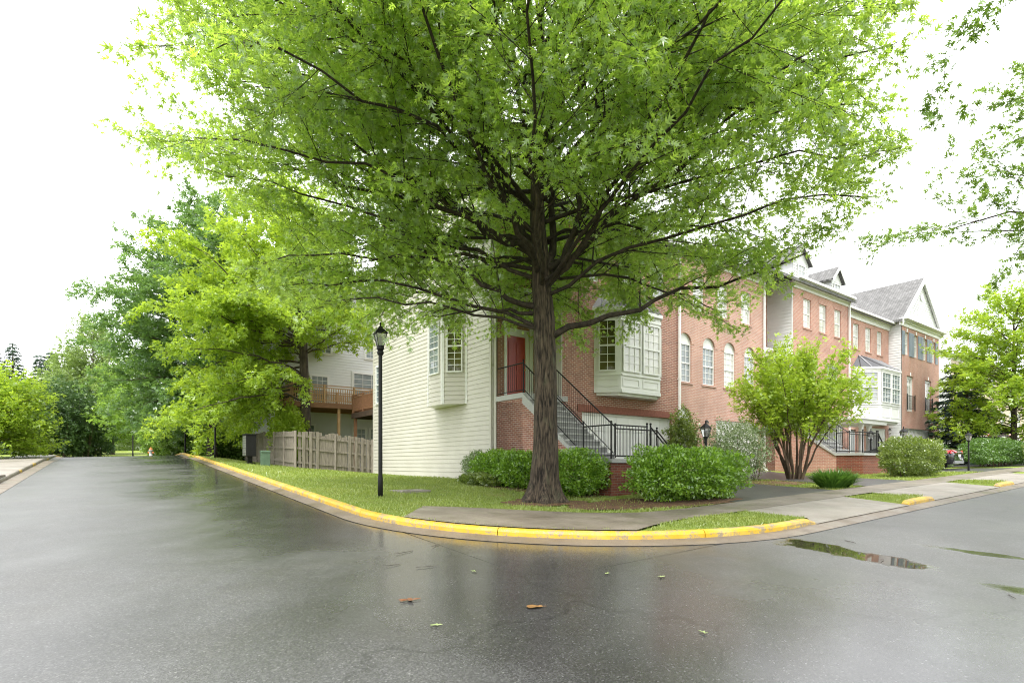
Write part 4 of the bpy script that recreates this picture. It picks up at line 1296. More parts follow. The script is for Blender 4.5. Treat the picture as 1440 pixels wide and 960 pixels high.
# ------------------------------------------------------------------ fences
def board_fence(name, label, pts, h=1.75, gate=None, alt=True, step=.155):
    """shadow-box fence along pts (u,v); gate=(start,end) along the run, built as its own part"""
    u0, v0 = pts[0]
    z0 = lawn_z(u0, v0)
    t = thing(name, label, 'fence', W(u0, v0, z0), 0, 'weathered wooden fences')
    o = W(u0, v0, z0)
    boards = MB(); rails = MB(); gt = MB()
    boards.done = False; panels = [boards]
    run = 0; rr = random.Random(int(u0 * 100))
    for (a, b) in zip(pts, pts[1:]):
        A, B = Vector(a), Vector(b); L = (B - A).length; d = (B - A) / L; nrm = Vector((d.y, -d.x))
        n = int(L / step)
        npost = max(1, round(L / 2.3))
        for k in range(npost + 1):
            q = A + d * (L * k / npost); p = W(q.x, q.y, lawn_z(q.x, q.y)) - o
            mb = MB(); mb.box(p.x - .045, p.x + .045, p.y - .045, p.y + .045, p.z - .2, p.z + h + .02); mb.build('fence_post', M['fence'], t)
        for zz in (.25, .9, h - .25):
            for k in range(npost):
                q0 = A + d * (L * k / npost + .05); q1 = A + d * (L * (k + 1) / npost - .05)
                if gate and gate[0] < run + L * (k + .5) / npost < gate[1]: pass
                p0 = W(q0.x, q0.y, lawn_z(q0.x, q0.y)) - o; p1 = W(q1.x, q1.y, lawn_z(q1.x, q1.y)) - o
                e = W(nrm.x, nrm.y) * .02
                up = Vector((0, 0, zz))
                rails.prism([p0 - e + up, p1 - e + up, p1 + e + up, p0 + e + up], (0, 0, .09))
        for k in range(n):
            s = (k + .5) * step; q = A + d * s
            ing = gate and gate[0] < run + s < gate[1]
            for sd in ((1,) if (not alt or ing) else ((1,) if k % 2 == 0 else (-1,))):
                w = .07 if alt and not ing else .075
                off = .034 * sd
                hh = h + rr.uniform(-.015, .02)
                if alt:
                    ph = (s / (L / npost)) % 1.0
                    hh += .10 * (1 - (2 * ph - 1) ** 2) - .05
                if ing:
                    g = (run + s - gate[0]) / (gate[1] - gate[0]); hh = h - .12 + .22 * math.sin(math.pi * g)
                c = W(q.x, q.y, 0) - Vector((o.x, o.y, 0)); zg = lawn_z(q.x, q.y) - o.z
                dd = W(d.x, d.y).normalized(); nn = W(nrm.x, nrm.y).normalized()
                p = c + nn * off
                if gate and run + s >= gate[1] and len(panels) == 1: panels.append(MB())
                tgt = gt if ing else panels[-1]
                pl = [p - dd * w - nn * .011, p + dd * w - nn * .011, p + dd * w + nn * .011, p - dd * w + nn * .011]
                j = rr.uniform(-.008, .008)
                tgt.prism([x + Vector((0, 0, zg + .05)) for x in pl], (j, j, hh - .05))
        run += L
    for b in panels: b.build('board_panel', M['fence'], t)
    rails.build('rail', M['fence'], t)
    if gate:
        g = gt.build('gate', M['fence'], t)
    return t
board_fence('wooden_fence', 'weathered shadow box fence with an arched gate against the corner house', [(10.55, 26.25), (6.87, 26.25)], 1.72, (1.35, 2.45))
board_fence('wooden_fence', 'weathered board fence running back from the gate fence along the side lawn', [(6.87, 26.3), (6.87, 32.3)], 1.72, None, False, .148)
board_fence('wooden_fence', 'far stretch of weathered fence past the black mailbox', [(7.0, 33.2), (7.5, 41.0)], 1.8, None, False, .148)

# ------------------------------------------------------------------ lamps
def street_lamp(label):
    t = thing('street_lamp', label, 'street lamp', (0, 0, 0), 0, 'black street lamps along the side road')
    mb = MB(); mb.lathe([(.058, -.1), (.058, .35), (.055, .42), (.047, .5), (.043, 3.2), (.043, 3.28)], 16); mb.build('pole', M['iron'], t, True)
    mb = MB(); mb.lathe([(.05, 3.2), (.075, 3.24), (.075, 3.28), (.055, 3.31), (.085, 3.34), (.085, 3.40), (.07, 3.42)], 16)
    c = t
    for k in range(4):
        th = math.pi / 4 + k * math.pi / 2
        mb.tube([(.085 * math.cos(th), .085 * math.sin(th), 3.4), (.165 * math.cos(th), .165 * math.sin(th), 3.68)], .009, 5)
    head = mb.build('lantern_frame', M['iron'], t)
    mb = MB(); mb.lathe([(.078, 3.405), (.155, 3.675)], 4, 0, (0, 0), math.pi / 4); mb.build('lantern_glass', M['lamp_glass'], t)
    mb = MB(); mb.lathe([(.03, 3.42), (.045, 3.5), (.045, 3.58), (.02, 3.62)], 10); mb.build('bulb', M['bulb'], t)
    mb = MB(); mb.lathe([(.19, 3.68), (.19, 3.70), (.10, 3.79), (.06, 3.81), (.06, 3.84), (.02, 3.86), (.018, 3.9), (.03, 3.92), (.0, 3.96)], 4, 0, (0, 0), math.pi / 4); mb.build('lantern_cap', M['iron'], t)
    return t
lamp = street_lamp('tall black street lamp standing on the lawn before the cream siding wall')
lamp.location = W(4.95, 11.84, lawn_z(4.95, 11.84)); lamp.rotation_euler.z = .5
for (u, v), lb in zip(((4.45, 32.5), (3.95, 41.5), (1.5, 54.6)), ('street lamp by the mailbox, its head up in the lime green oak', 'street lamp in front of the dark far oak trunk', 'furthest street lamp, beyond the crest of the side road')):
    c = copy_tree(lamp); c['label'] = lb
    zz = lawn_z(u, v) if dcurb(u, v) > 0 else base(u, v) + .05
    c.location = W(u, v, zz)

def yard_lamp(label, h=2.0):
    t = thing('yard_lamp', label, 'yard lamp', (0, 0, 0), 0, 'small yard lamps along the houses')
    mb = MB(); mb.lathe([(.045, -.1), (.045, .3), (.036, .34), (.034, h - .52), (.06, h - .5), (.06, h - .46)], 12); mb.build('post', M['iron'], t)
    mb = MB(); mb.lathe([(.085, h - .455), (.15, h - .2)], 6); mb.build('lantern_glass', M['lamp_glass'], t)
    mb = MB()
    mb.lathe([(.06, h - .47), (.09, h - .46), (.09, h - .45)], 6)
    for k in range(6):
        th = k * math.pi / 3
        mb.tube([(.088 * math.cos(th), .088 * math.sin(th), h - .46), (.154 * math.cos(th), .154 * math.sin(th), h - .2)], .007, 4)
    mb.build('lantern_frame', M['iron'], t)
    mb = MB(); mb.lathe([(.03, h - .44), (.04, h - .36), (.04, h - .3), (.02, h - .26)], 8); mb.build('bulb', M['bulb'], t)
    mb = MB(); mb.lathe([(.175, h - .2), (.175, h - .185), (.07, h - .1), (.05, h - .08), (.02, h - .06), (.02, h - .02), (.03, h), (0, h + .04)], 6); mb.build('lantern_cap', M['iron'], t)
    return t
yl = yard_lamp('yard lamp rising behind the clipped hedge by the stairs')
yl.location = W(13.99, 9.6, lawn_z(13.99, 9.6))
for (u, v), lb in zip(((27.7, 11.9 - 1.4), (27.6, 9.2), (30.86, 7.8)), ('yard lamp right of the crape myrtle, before the deep red brick landing', 'yard lamp with only its lantern showing above the round clipped hedge', 'yard lamp on the grass behind the parked black car')):
    c = copy_tree(yl); c['label'] = lb; c.location = W(u, v, lawn_z(u, v))
c.scale = (.9, .9, .88)

# ------------------------------------------------------------------ street furniture
t = thing('mailbox', 'black cluster mailbox on a pedestal at the far end of the lawn', 'mailbox', W(5.3, 28.2, lawn_z(5.3, 28.2)), ANG)
mb = MB(); mb.box(-.22, .22, -.38, .38, .36, 1.35); mb.box(-.25, .25, -.41, .41, 1.35, 1.4); mb.build('cabinet', M['iron'], t, bevel=.008)
mb = MB()
for i in range(2):
    for k in range(8): mb.box(-.238, -.221, -.36 + i * .37, -.01 + i * .37, .4 + k * .115, .5 + k * .115)
mb.build('letter_doors', m_simple('aluminium_doors', (.3, .3, .3), .4, .7), t)
mb = MB(); mb.box(-.1, .1, -.1, .1, .05, .36); mb.lathe([(.26, -.03), (.26, .05), (.12, .09)], 12); mb.build('pedestal', M['iron'], t)

t = thing('utility_box', 'small green utility box at the foot of the fence corner', 'utility box', W(5.75, 27.1, lawn_z(5.75, 27.1)), ANG)
mb = MB(); mb.box(-.18, .18, -.18, .18, -.05, .62); mb.build('body', M['green_box'], t, bevel=.01)
mb = MB()
for k in range(6): mb.box(-.19, -.181, -.14, .14, .1 + k * .08, .13 + k * .08)
mb.build('louvre', M['green_box'], t)
mb = MB(); mb.prism([(-.2, -.2, .62), (-.2, .2, .62), (-.2, .2, .66), (-.2, 0, .7), (-.2, -.2, .66)], (.4, 0, 0)); mb.build('lid', M['green_box'], t)

t = thing('fire_hydrant', 'white and orange fire hydrant beyond the crest of the side road', 'hydrant', W(2.4, 47.8, base(2.4, 47.8)), 0)
mb = MB(); mb.lathe([(.16, -.05), (.16, .06), (.11, .07), (.11, .55), (.14, .56), (.14, .6)], 16); mb.build('barrel', M['hyd_white'], t, True)
mb = MB(); mb.lathe([(.13, .602), (.12, .68), (.06, .75), (.03, .76), (.03, .82), (0, .82)], 16); mb.build('bonnet', M['orange'], t, True)
for s in (-1, 1):
    mb = MB(); mb.tube([(s * .1, 0, .42), (s * .2, 0, .42)], .055, 10); mb.tube([(s * .2, 0, .42), (s * .23, 0, .42)], .035, 6); mb.build('outlet', M['orange'], t)

t = thing('inspection_cover', 'flat pale concrete inspection cover set in the lawn near the street lamp', 'cover', W(6.1, 12.7, lawn_z(6.1, 12.7)), ANG + .15)
mb = MB(); mb.box(-.42, .42, -.3, .3, -.05, .045); mb.build('slab', M['concrete'], t, bevel=.01)
mb = MB(); mb.box(-.1, .1, -.03, .03, .046, .05); mb.build('lift_slot', M['iron'], t)

# ------------------------------------------------------------------ cars
def sedan(label, paint, loc, rot, sc=1.0):
    t = thing('parked_car', label, 'car', loc, rot)
    t.scale = (sc, sc, sc)
    St = [(0.0, .70, .40, .70, .66, .78), (.06, .83, .30, .84, .76, .93), (.16, .87, .25, .93, .76, 1.02), (.40, .89, .23, .965, .75, 1.06), (.72, .90, .22, .975, .72, 1.085), (1.5, .91, .22, .97, .56, 1.40), (2.1, .915, .22, .96, .585, 1.455),
          (2.75, .915, .22, .945, .575, 1.43), (3.55, .90, .22, .93, .70, 1.01), (4.2, .87, .24, .86, .68, .93), (4.6, .80, .28, .74, .62, .80), (4.78, .66, .36, .60, .5, .64)]
    def sec(s):
        y, w, zb, zl, wt, zt = s
        half = [(w * .86, zb), (w * .97, zb + .1), (w, zb + (zl - zb) * .5), (w * .985, zl - .03), (w * .95, zl), (wt, zt - .05), (wt * .72, zt - .008), (0, zt)]
        return [(x, y, z) for x, z in half] + [(-x, y, z) for x, z in reversed(half[:-1])]
    body = MB(); gl = MB(); n = 15
    V = [p for s in St for p in sec(s)]
    fb = []; fg = []
    for i in range(len(St) - 1):
        ym = (St[i][0] + St[i + 1][0]) / 2
        for k in range(n - 1):
            f = (i * n + k, i * n + k + 1, (i + 1) * n + k + 1, (i + 1) * n + k)
            side = k in (4, 9); roof = k in (5, 6, 7, 8)
            if side and .72 < ym < 3.55: fg.append(f)
            elif roof and (.72 < ym < 1.5 or 2.75 < ym < 3.55): fg.append(f)
            else: fb.append(f)
        fb.append((i * n, (i + 1) * n, (i + 1) * n + n - 1, i * n + n - 1))
    fb.append(tuple(range(n))); fb.append(tuple(range((len(St) - 1) * n, len(St) * n))[::-1])
    body.add(V, fb); gl.add(V, fg)
    b = body.build('body', paint, t, True)
    m = b.modifiers.new('s', 'SUBSURF'); m.levels = 1; m.render_levels = 1
    g = gl.build('window_glass', M['pane_dark_car'], t, True)
    g.scale = (1.0, 1.0, 1.0)
    for s in (-1, 1):
        mb = MB(); mb.prism([(s * .84, .05, .78), (s * .845, .22, .76), (s * .86, .3, .9), (s * .80, .10, .93), (s * .36, .04, .90), (s * .40, -.005, .80)], (s * .03, -.03, .012)); mb.build('tail_light', M['tail'], t)
        mb = MB(); mb.tube([(s * .5, -.01, .33), (s * .58, -.01, .33)], .035, 10); mb.build('exhaust', M['chrome'], t)
        mb = MB(); mb.box(min(s * .92, s * 1.06), max(s * .92, s * 1.06), 2.95, 3.12, .95, 1.06); mb.build('wing_mirror', paint, t)
        for y in (.98, 3.72):
            mb = MB(); mb.tube([(s * .73, y, .33), (s * .925, y, .33)], .335, 28); w = mb.build('wheel', M['tyre'], t)
            mb = MB(); mb.tube([(s * .90, y, .33), (s * .932, y, .33)], .22, 20)
            for k in range(5):
                th = k * 2 * math.pi / 5; mb.tube([(s * .938, y, .33), (s * .936, y + .2 * math.cos(th), .33 + .2 * math.sin(th))], .025, 5)
            mb.build('rim', M['chrome'], w)
    mb = MB(); mb.box(-.36, .36, -.035, -.0, .82, .86); mb.build('trunk_strip', M['chrome'], t)
    mb = MB(); mb.box(-.16, .16, -.03, -.012, .62, .74); mb.build('licence_plate', M['white_plastic'], t)
    mb = MB(); mb.box(-.66, .66, -.02, .06, .30, .44); mb.build('bumper', m_simple('bumper_grey', (.25, .26, .27), .3, .3), t)
    return t
M['pane_dark_car'] = m_simple('car_glass', (.02, .022, .025), .04, 0, .5, 0, 0, 1.8)
M['tail'] = m_simple('red_tail_light', (.5, .01, .012), .15, 0, .5, .6)
M['chrome'] = m_simple('bright_metal', (.6, .6, .62), .25, 1)
M['tyre'] = m_simple('black_tyre', (.02, .02, .02), .7)
car_black = m_simple('black_car_paint', (.012, .012, .016), .18, .2, .5, 1.0)
car_red = m_simple('maroon_car_paint', (.08, .015, .015), .2, .2, .5, 1.0)
sedan('black sedan parked in a driveway, red tail lights to the street', car_black, W(32.6, 8.6, lawn_z(32.6, 8.6) + .0), ANG)
sedan('dark maroon car mostly hidden behind the far hedge', car_red, W(57.5, 12.4, base(57.5, 12.4) + .55), ANG - 1.4, 1.05)

# ------------------------------------------------------------------ foliage engine
def leaf_template(kind):
    """quads in leaf space: x across, y along the leaf, z normal (unit length leaf)"""
    if kind == 'oak':            # lobed: mid blade and two pairs of lobes
        q = [[(0, .0, 0), (.12, .5, .03), (0, 1.08, -.06), (-.12, .5, .03)],
             [(0, .34, .01), (.14, .42, .02), (.5, .86, -.10), (.05, .56, .02)], [(0, .34, .01), (-.05, .56, .02), (-.5, .86, -.10), (-.14, .42, .02)],
             [(0, .10, .0), (.16, .14, .0), (.46, .40, -.08), (.06, .32, .01)], [(0, .10, .0), (-.06, .32, .01), (-.46, .40, -.08), (-.16, .14, .0)]]
    elif kind == 'pair':
        q = [[(0, 0, 0), (.22, .3, -.03), (.1, 1.0, 0), (-.12, .55, .03)], [(.05, .05, 0), (.62, .25, -.05), (.8, .75, -.12), (.3, .5, .02)]]
    elif kind == 'oval':
        q = [[(0, 0, 0), (.26, .45, .05), (0, 1, -.02), (-.26, .45, .05)]]
    elif kind == 'needle':
        q = [[(-.09, 0, 0), (.09, 0, 0), (.05, 1, -.1), (-.05, 1, -.1)]]
    elif kind == 'blade':
        q = [[(-.05, 0, 0), (.05, 0, 0), (.03, .6, .06), (-.03, .6, .06)], [(-.03, .6, .06), (.03, .6, .06), (.004, 1, .2), (-.004, 1, .2)]]
    return np.array(q, np.float32)

def leaf_mesh(name, P, D, Nn, size, tint, kind, mat, parent=None, loc=None):
    """P points, D growth direction, Nn leaf normal, per leaf size and tint; one foliage mesh"""
    T = leaf_template(kind); k = T.shape[0]; n = len(P)
    D = D / (np.linalg.norm(D, axis=1, keepdims=True) + 1e-9)
    X = np.cross(D, Nn); X /= (np.linalg.norm(X, axis=1, keepdims=True) + 1e-9)
    Z = np.cross(X, D)
    t = T.reshape(-1, 3)
    V = P[:, None, :] + size[:, None, None] * (X[:, None, :] * t[None, :, 0:1] + D[:, None, :] * t[None, :, 1:2] + Z[:, None, :] * t[None, :, 2:3])
    V = V.reshape(-1, 3).astype(np.float32)
    nf = n * k
    me = bpy.data.meshes.new(name)
    me.vertices.add(len(V)); me.vertices.foreach_set('co', V.ravel())
    me.loops.add(nf * 4); me.loops.foreach_set('vertex_index', np.arange(nf * 4, dtype=np.int32))
    me.polygons.add(nf); me.polygons.foreach_set('loop_start', np.arange(0, nf * 4, 4, dtype=np.int32))
    try: me.polygons.foreach_set('loop_total', np.full(nf, 4, np.int32))
    except Exception: pass
    a = me.attributes.new('tint', 'FLOAT', 'POINT')
    a.data.foreach_set('value', np.repeat(tint.astype(np.float32), k * 4))
    me.materials.append(mat)
    me.update(calc_edges=True)
    o = bpy.data.objects.new(name, me); COL.objects.link(o)
    if parent is not None: o.parent = parent
    if loc is not None: o.location = loc
    return o

def rotv(d, ax, ang):
    return Matrix.Rotation(ang, 3, ax) @ d

def bez(p0, p1, p2, n):
    return [p0 * (1 - t) ** 2 + p1 * 2 * t * (1 - t) + p2 * t * t for t in [i / n for i in range(n + 1)]]

class Tree:
    def __init__(s, seed):
        s.r = random.Random(seed); s.nr = np.random.default_rng(seed)
        s.wood = MB(); s.tw = []; s.R = None          # twig segments (p0, p1); R: crown limit
    def limb(s, pts, r0, r1, sub=.45, sublen=(.35, 2.6), start=.22, droop=.0, n=7, subang=(35, 70), twl=(.3, .6), lod=1.0, skipw=False):
        r = s.r; k = len(pts)
        s.wood.tube(pts, [r0 + (r1 - r0) * (i / (k - 1)) ** .8 for i in range(k)], n, 0, False)
        L = sum((pts[i + 1] - pts[i]).length for i in range(k - 1))
        cnt = max(2, int(L * (1 - start) / sub))
        for q in range(cnt + 1):
            t = start + (1 - start) * q / cnt
            x = min(t * (k - 1), k - 1.001); i = int(x); f = x - i
            p = pts[i].lerp(pts[i + 1], f); d = (pts[i + 1] - pts[i]).normalized()
            if q == cnt: ang = r.uniform(-.2, .2)
            else: ang = math.radians(r.uniform(*subang)) * (1 if (q + r.randint(0, 1)) % 2 else -1)
            ax = Vector((r.uniform(-.6, .6), r.uniform(-.6, .6), 1)).normalized()
            sd = rotv(d, ax, ang); sd.z += r.uniform(-.15, .3) - droop; sd.normalize()
            sl = min(sublen[1], max(sublen[0], (.18 + .34 * (1 - t)) * L * r.uniform(.7, 1.25)))
            e = p + sd * sl + Vector((0, 0, -droop * sl * .5))
            if s.R is not None:
                while sl > .3 and math.hypot(e.x, e.y) > s.R(e): sl *= .7; e = p + sd * sl
            m = p + sd * sl * .5 + Vector((r.uniform(-.1, .1), r.uniform(-.1, .1), r.uniform(0, .12))) * sl
            sp = bez(p, m, e, 4)
            rr = max(.006, (r0 + (r1 - r0) * t ** .8) * .42)
            s.wood.tube(sp, [rr, rr * .8, rr * .6, rr * .45, .004], 5 if rr > .02 else 4, 0, False)
            nt = max(2, int(sl / (.2 / lod)))
            for w in range(nt + 1):
                tt = .15 + .85 * w / nt; x = min(tt * 4, 3.999); i2 = int(x)
                pp = sp[i2].lerp(sp[i2 + 1], x - i2); dd = (sp[i2 + 1] - sp[i2]).normalized()
                ax = Vector((r.uniform(-.8, .8), r.uniform(-.8, .8), 1)).normalized()
                td = rotv(dd, ax, r.uniform(-1.1, 1.1)); td.z += r.uniform(-.3, .2) - droop; td.normalize()
                tl = r.uniform(*twl); te = pp + td * tl
                if s.R is not None and math.hypot(te.x, te.y) > s.R(te) + .25: continue
                if not skipw: s.wood.tube([pp, te], [.0055, .003], 3, 0, False)
                s.tw.append((pp, te))
    def leaves(s, total, size, jit=.05, flat=.75, szvar=.45, hollow=None):
        A = np.array([[*a] for a, b in s.tw], np.float32); B = np.array([[*b] for a, b in s.tw], np.float32)
        if hollow is not None:
            k = hollow(B) > s.nr.uniform(0, 1, len(B)); A, B = A[k], B[k]
        nt = len(A); nr = s.nr
        idx = nr.integers(0, nt, total)
        t = nr.beta(1.6, 1.0, total)[:, None]
        P = A[idx] + (B[idx] - A[idx]) * t + nr.normal(0, jit, (total, 3))
        tw = (B - A)[idx]; tw /= np.linalg.norm(tw, axis=1, keepdims=True) + 1e-9
        D = tw + nr.normal(0, .75, (total, 3)); D[:, 2] -= .15
        Nn = nr.normal(0, flat, (total, 3)); Nn[:, 2] += 1.0
        sz = size * (1 + szvar * nr.uniform(-1, 1, total))
        cl = nr.uniform(0, 1, nt)
        tint = np.clip(.65 * cl[idx] + .35 * nr.uniform(0, 1, total), 0, 1)
        return P.astype(np.float32), D.astype(np.float32), Nn.astype(np.float32), sz.astype(np.float32), tint

def env_interp(tab, z):
    if z <= tab[0][0]: return tab[0][1]
    for (a, ra), (b, rb) in zip(tab, tab[1:]):
        if z <= b: return ra + (rb - ra) * (z - a) / (b - a)
    return tab[-1][1]

def auto_limbs(T, env, n, z_min, ztop, trunk_at, el=(12, 55), rlim=(.02, .018), seed=0, shape=None, sub=.5, sublen=(.4, 2.6), lod=1.0, droop=0, skipw=False, bias=None, twl=(.3, .6), zpow=1.0):
    r = T.r; z0e, z1e = env[0][0], env[-1][0]
    for i in range(n):
        f = ((i + .5) / n) ** zpow
        zt = z0e + (z1e - z0e) * f + r.uniform(-.3, .3)
        az = i * 2.39996 + r.uniform(-.3, .3)
        rad = max(.6, env_interp(env, zt) * (r.uniform(.72, 1.03) if T.R is None else r.uniform(.82, 1.0)))
        if bias:
            rad *= bias(az, zt)
            if rad < .3: continue
        if T.R is not None: rad = min(rad, T.R(Vector((rad * math.cos(az), rad * math.sin(az), zt))) - .15)
        e = math.radians(el[0] + (el[1] - el[0]) * f + r.uniform(-8, 8))
        zs = min(max(zt - rad * math.tan(e), z_min), ztop - .4)
        p0 = Vector(trunk_at(zs)); p2 = Vector((rad * math.cos(az), rad * math.sin(az), zt))
        d = p2 - p0
        mid = p0 + d * .5 + Vector((r.uniform(-.06, .06), r.uniform(-.06, .06), .10 + r.uniform(-.06, .06))) * d.length
        pts = bez(p0, mid, p2, 9)
        for q in range(1, 9): pts[q] += Vector((r.uniform(-1, 1), r.uniform(-1, 1), r.uniform(-1, 1))) * .018 * d.length
        T.limb(pts, rlim[0] + rlim[1] * d.length, .012, sub, sublen, .2, droop, 7 if lod >= 1 else 5, twl=twl, lod=lod, skipw=skipw)

def trunk_mesh(path, flute=.0, n=28, root=0.0, seed=0):
    """path: (x,y,z,r); fluted, flared trunk"""
    mb = MB(); r = random.Random(seed); ph = [r.uniform(0, 6.28) for _ in range(4)]
    vs = []
    for (x, y, z, rad) in path:
        fl = math.exp(-max(z, 0) / .45)
        for k in range(n):
            th = 2 * math.pi * k / n
            m = 1 + flute * (.55 * math.sin(3 * th + ph[0] + .12 * z) + .4 * math.sin(5 * th + ph[1] - .2 * z)) + root * fl * (.5 * math.sin(5 * th + ph[2]) + .35 * math.sin(8 * th + ph[3]))
            vs.append((x + rad * m * math.cos(th), y + rad * m * math.sin(th), z))
    fs = [(i * n + k, i * n + (k + 1) % n, (i + 1) * n + (k + 1) % n, (i + 1) * n + k) for i in range(len(path) - 1) for k in range(n)]
    fs.append(tuple(range((len(path) - 1) * n, len(path) * n)))
    mb.add(vs, fs)
    return mb

def smooth_path(keys, n=26):
    out = []
    zs = [k[2] for k in keys]
    for i in range(n + 1):
        z = zs[0] + (zs[-1] - zs[0]) * (i / n) ** 1.35
        for a, b in zip(keys, keys[1:]):
            if a[2] <= z <= b[2] + 1e-6:
                t = (z - a[2]) / (b[2] - a[2]); t2 = t * t * (3 - 2 * t)
                out.append((a[0] + (b[0] - a[0]) * t2, a[1] + (b[1] - a[1]) * t2, z, a[3] + (b[3] - a[3]) * t)); break
    return out

LF = {}
LF['oak'] = m_leaf('oak_leaf', (.10, .21, .03), (.32, .47, .09), (.60, .82, .10), .62, .10)
LF['lime'] = m_leaf('lime_leaf', (.19, .31, .03), (.35, .48, .065), (.48, .64, .05), .55, .04)
LF['mid'] = m_leaf('mid_green_leaf', (.12, .22, .045), (.24, .37, .08), (.36, .54, .08), .5, .05)
LF['deep'] = m_leaf('deep_green_leaf', (.075, .165, .05), (.16, .27, .085), (.24, .40, .08), .48, .05)
LF['hedge_dark'] = m_leaf('dark_hedge_leaf', (.05, .12, .02), (.14, .26, .04), (.13, .25, .03), .35, .06)
LF['dark'] = m_leaf('dark_evergreen_leaf', (.045, .095, .035), (.11, .18, .055), (.09, .17, .04), .3, .03)
LF['pale'] = m_leaf('pale_spring_leaf', (.17, .25, .075), (.28, .37, .12), (.3, .42, .1), .5, .04)
LF['yellow'] = m_leaf('yellow_green_leaf', (.24, .36, .03), (.42, .55, .07), (.48, .64, .05), .5, .04)
LF['hedge'] = m_leaf('hedge_leaf', (.09, .20, .02), (.30, .50, .045), (.30, .52, .03), .36, .08)
LF['hedge_olive'] = m_leaf('olive_hedge_leaf', (.11, .17, .03), (.27, .33, .065), (.24, .34, .04), .38, .07)
LF['spruce'] = m_leaf('spruce_needle', (.03, .065, .04), (.075, .125, .075), (.04, .08, .03), .2, .05)
LF['blue_spruce'] = m_leaf('blue_spruce_needle', (.05, .085, .075), (.14, .19, .17), (.05, .09, .06), .2, .05)
LF['white_fleck'] = m_leaf('white_variegated_leaf', (.10, .20, .045), (.58, .62, .44), (.28, .4, .12), .4, .05)
LF['grass'] = m_leaf('grass_blade', (.18, .255, .04), (.36, .41, .10), (.3, .4, .06), .4, .05)
LF['tuft'] = m_leaf('lily_blade', (.06, .16, .03), (.14, .28, .05), (.14, .28, .03), .4, .08)

# ------------------------------------------------------------------ the big oak on the corner
def big_oak():
    u, v = 7.94, 9.73
    t = thing('oak_tree', 'large pin oak with a fluted trunk on the corner, its crown filling the sky', 'tree', W(u, v, lawn_z(u, v)))
    keys = [(0, 0, -.25, .66), (0, 0, .0, .50), (.01, 0, .16, .405), (.03, 0, .5, .325), (.07, 0, 1.3, .275), (.08, 0, 2.6, .25), (.05, 0, 4.0, .245), (-.02, 0, 5.2, .21), (-.1, .03, 6.6, .165), (-.1, .1, 8.5, .125), (0, .1, 11, .07), (.05, 0, 13.4, .025)]
    mb = trunk_mesh(smooth_path(keys, 60), .13, 48, .34, 4)
    T = Tree(11)
    LIM = [(3.6, 5.0), (4.6, 6.0), (5.4, 6.8), (6.5, 7.35), (9.5, 7.5), (11.5, 7.1), (13, 6.0), (15.4, 3.6)]
    T.R = lambda e: env_interp(LIM, e.z) * (.945 if e.x > 2 else 1.10 if e.x < -3 else 1.0)
    V = Vector
    def L(p0, p1, p2, r0, n=10, **k):
        pts = bez(V(p0), V(p1), V(p2), n)
        for q in range(1, n): pts[q] += V((T.r.uniform(-1, 1), T.r.uniform(-1, 1), T.r.uniform(-1, 1))) * .022 * (V(p2) - V(p0)).length
        T.limb(pts, r0, .014, .48, (.4, 2.2), k.get('start', .3), 0, 9)
    # limbs one can pick out in the photograph
    L((.2, 0, 3.75), (2.2, -.8, 4.25), (5.6, -.9, 5.35), .085, start=.4)           # long right limb
    L((-.2, -.05, 4.45), (-1.4, -.6, 4.75), (-3.4, -.9, 5.9), .075)                 # left limb
    L((-.2, 0, 4.3), (-1.0, .1, 4.5), (-2.4, .3, 4.3), .05, start=.45)
    L((-.15, -.1, 5.5), (-1.8, -.6, 6.4), (-4.6, -1.4, 7.8), .09)
    L((.1, -.1, 4.9), (1.0, -.4, 5.6), (1.1, -.9, 9.8), .095)                       # upright forked leaders
    L((.1, .1, 5.2), (1.3, .5, 6.2), (2.1, .9, 10.8), .115)
    L((.1, .0, 5.4), (.5, .3, 7.0), (.7, -.4, 11.8), .11)
    L((-.1, .1, 5.9), (-1.2, .4, 7.4), (-2.4, .4, 11.0), .095)
    L((.15, -.1, 5.3), (2.3, -1.0, 6.7), (5.6, -1.8, 9.2), .085)
    L((.1, -.15, 5.0), (1.6, -2.2, 6.0), (2.8, -5.0, 8.9), .07)
    L((-.1, -.2, 5.2), (-1.2, -2.4, 6.2), (-2.6, -4.8, 9.2), .07)
    env = [(4.0, 4.0), (4.6, 5.4), (5.4, 6.5), (6.6, 7.0), (8.0, 7.4), (9.6, 7.5), (11.4, 7.1), (13.0, 5.9), (14.8, 3.6)]
    def at(z):
        for a, b in zip(keys, keys[1:]):
            if a[2] <= z <= b[2]:
                q = (z - a[2]) / (b[2] - a[2]); return (a[0] + (b[0] - a[0]) * q, a[1] + (b[1] - a[1]) * q, z)
        return (0, 0, z)
    auto_limbs(T, env, 96, 3.9, 12.8, at, (2, 27), (.010, .0062), sub=.36, sublen=(.4, 2.5), twl=(.3, .65), bias=lambda az, z: (1.1 if math.cos(az) < -.45 else 1) * (0 if z < 4.2 + 2.6 * max(0, -math.sin(az) - .15) + (.5 if math.sin(az) > .75 else 0) else 1) * 1)
    mb.build('trunk', M['bark_oak'], t, True)
    T.wood.build('limbs', M['bark_limb'], t, True)
    P, D, Nn, sz, ti = T.leaves(OAK_LEAVES, .108, .10, .75, .55, lambda B: np.clip((np.hypot(B[:, 0], B[:, 1]) - .8) / 2.6 + np.clip((B[:, 2] - 7) / 5, 0, 1), .62, 1))
    leaf_mesh('crown', P, D, Nn, sz, ti, 'oak', LF['oak'], t)
    print('oak twigs', len(T.tw))
OAK_LEAVES = 275000
big_oak()

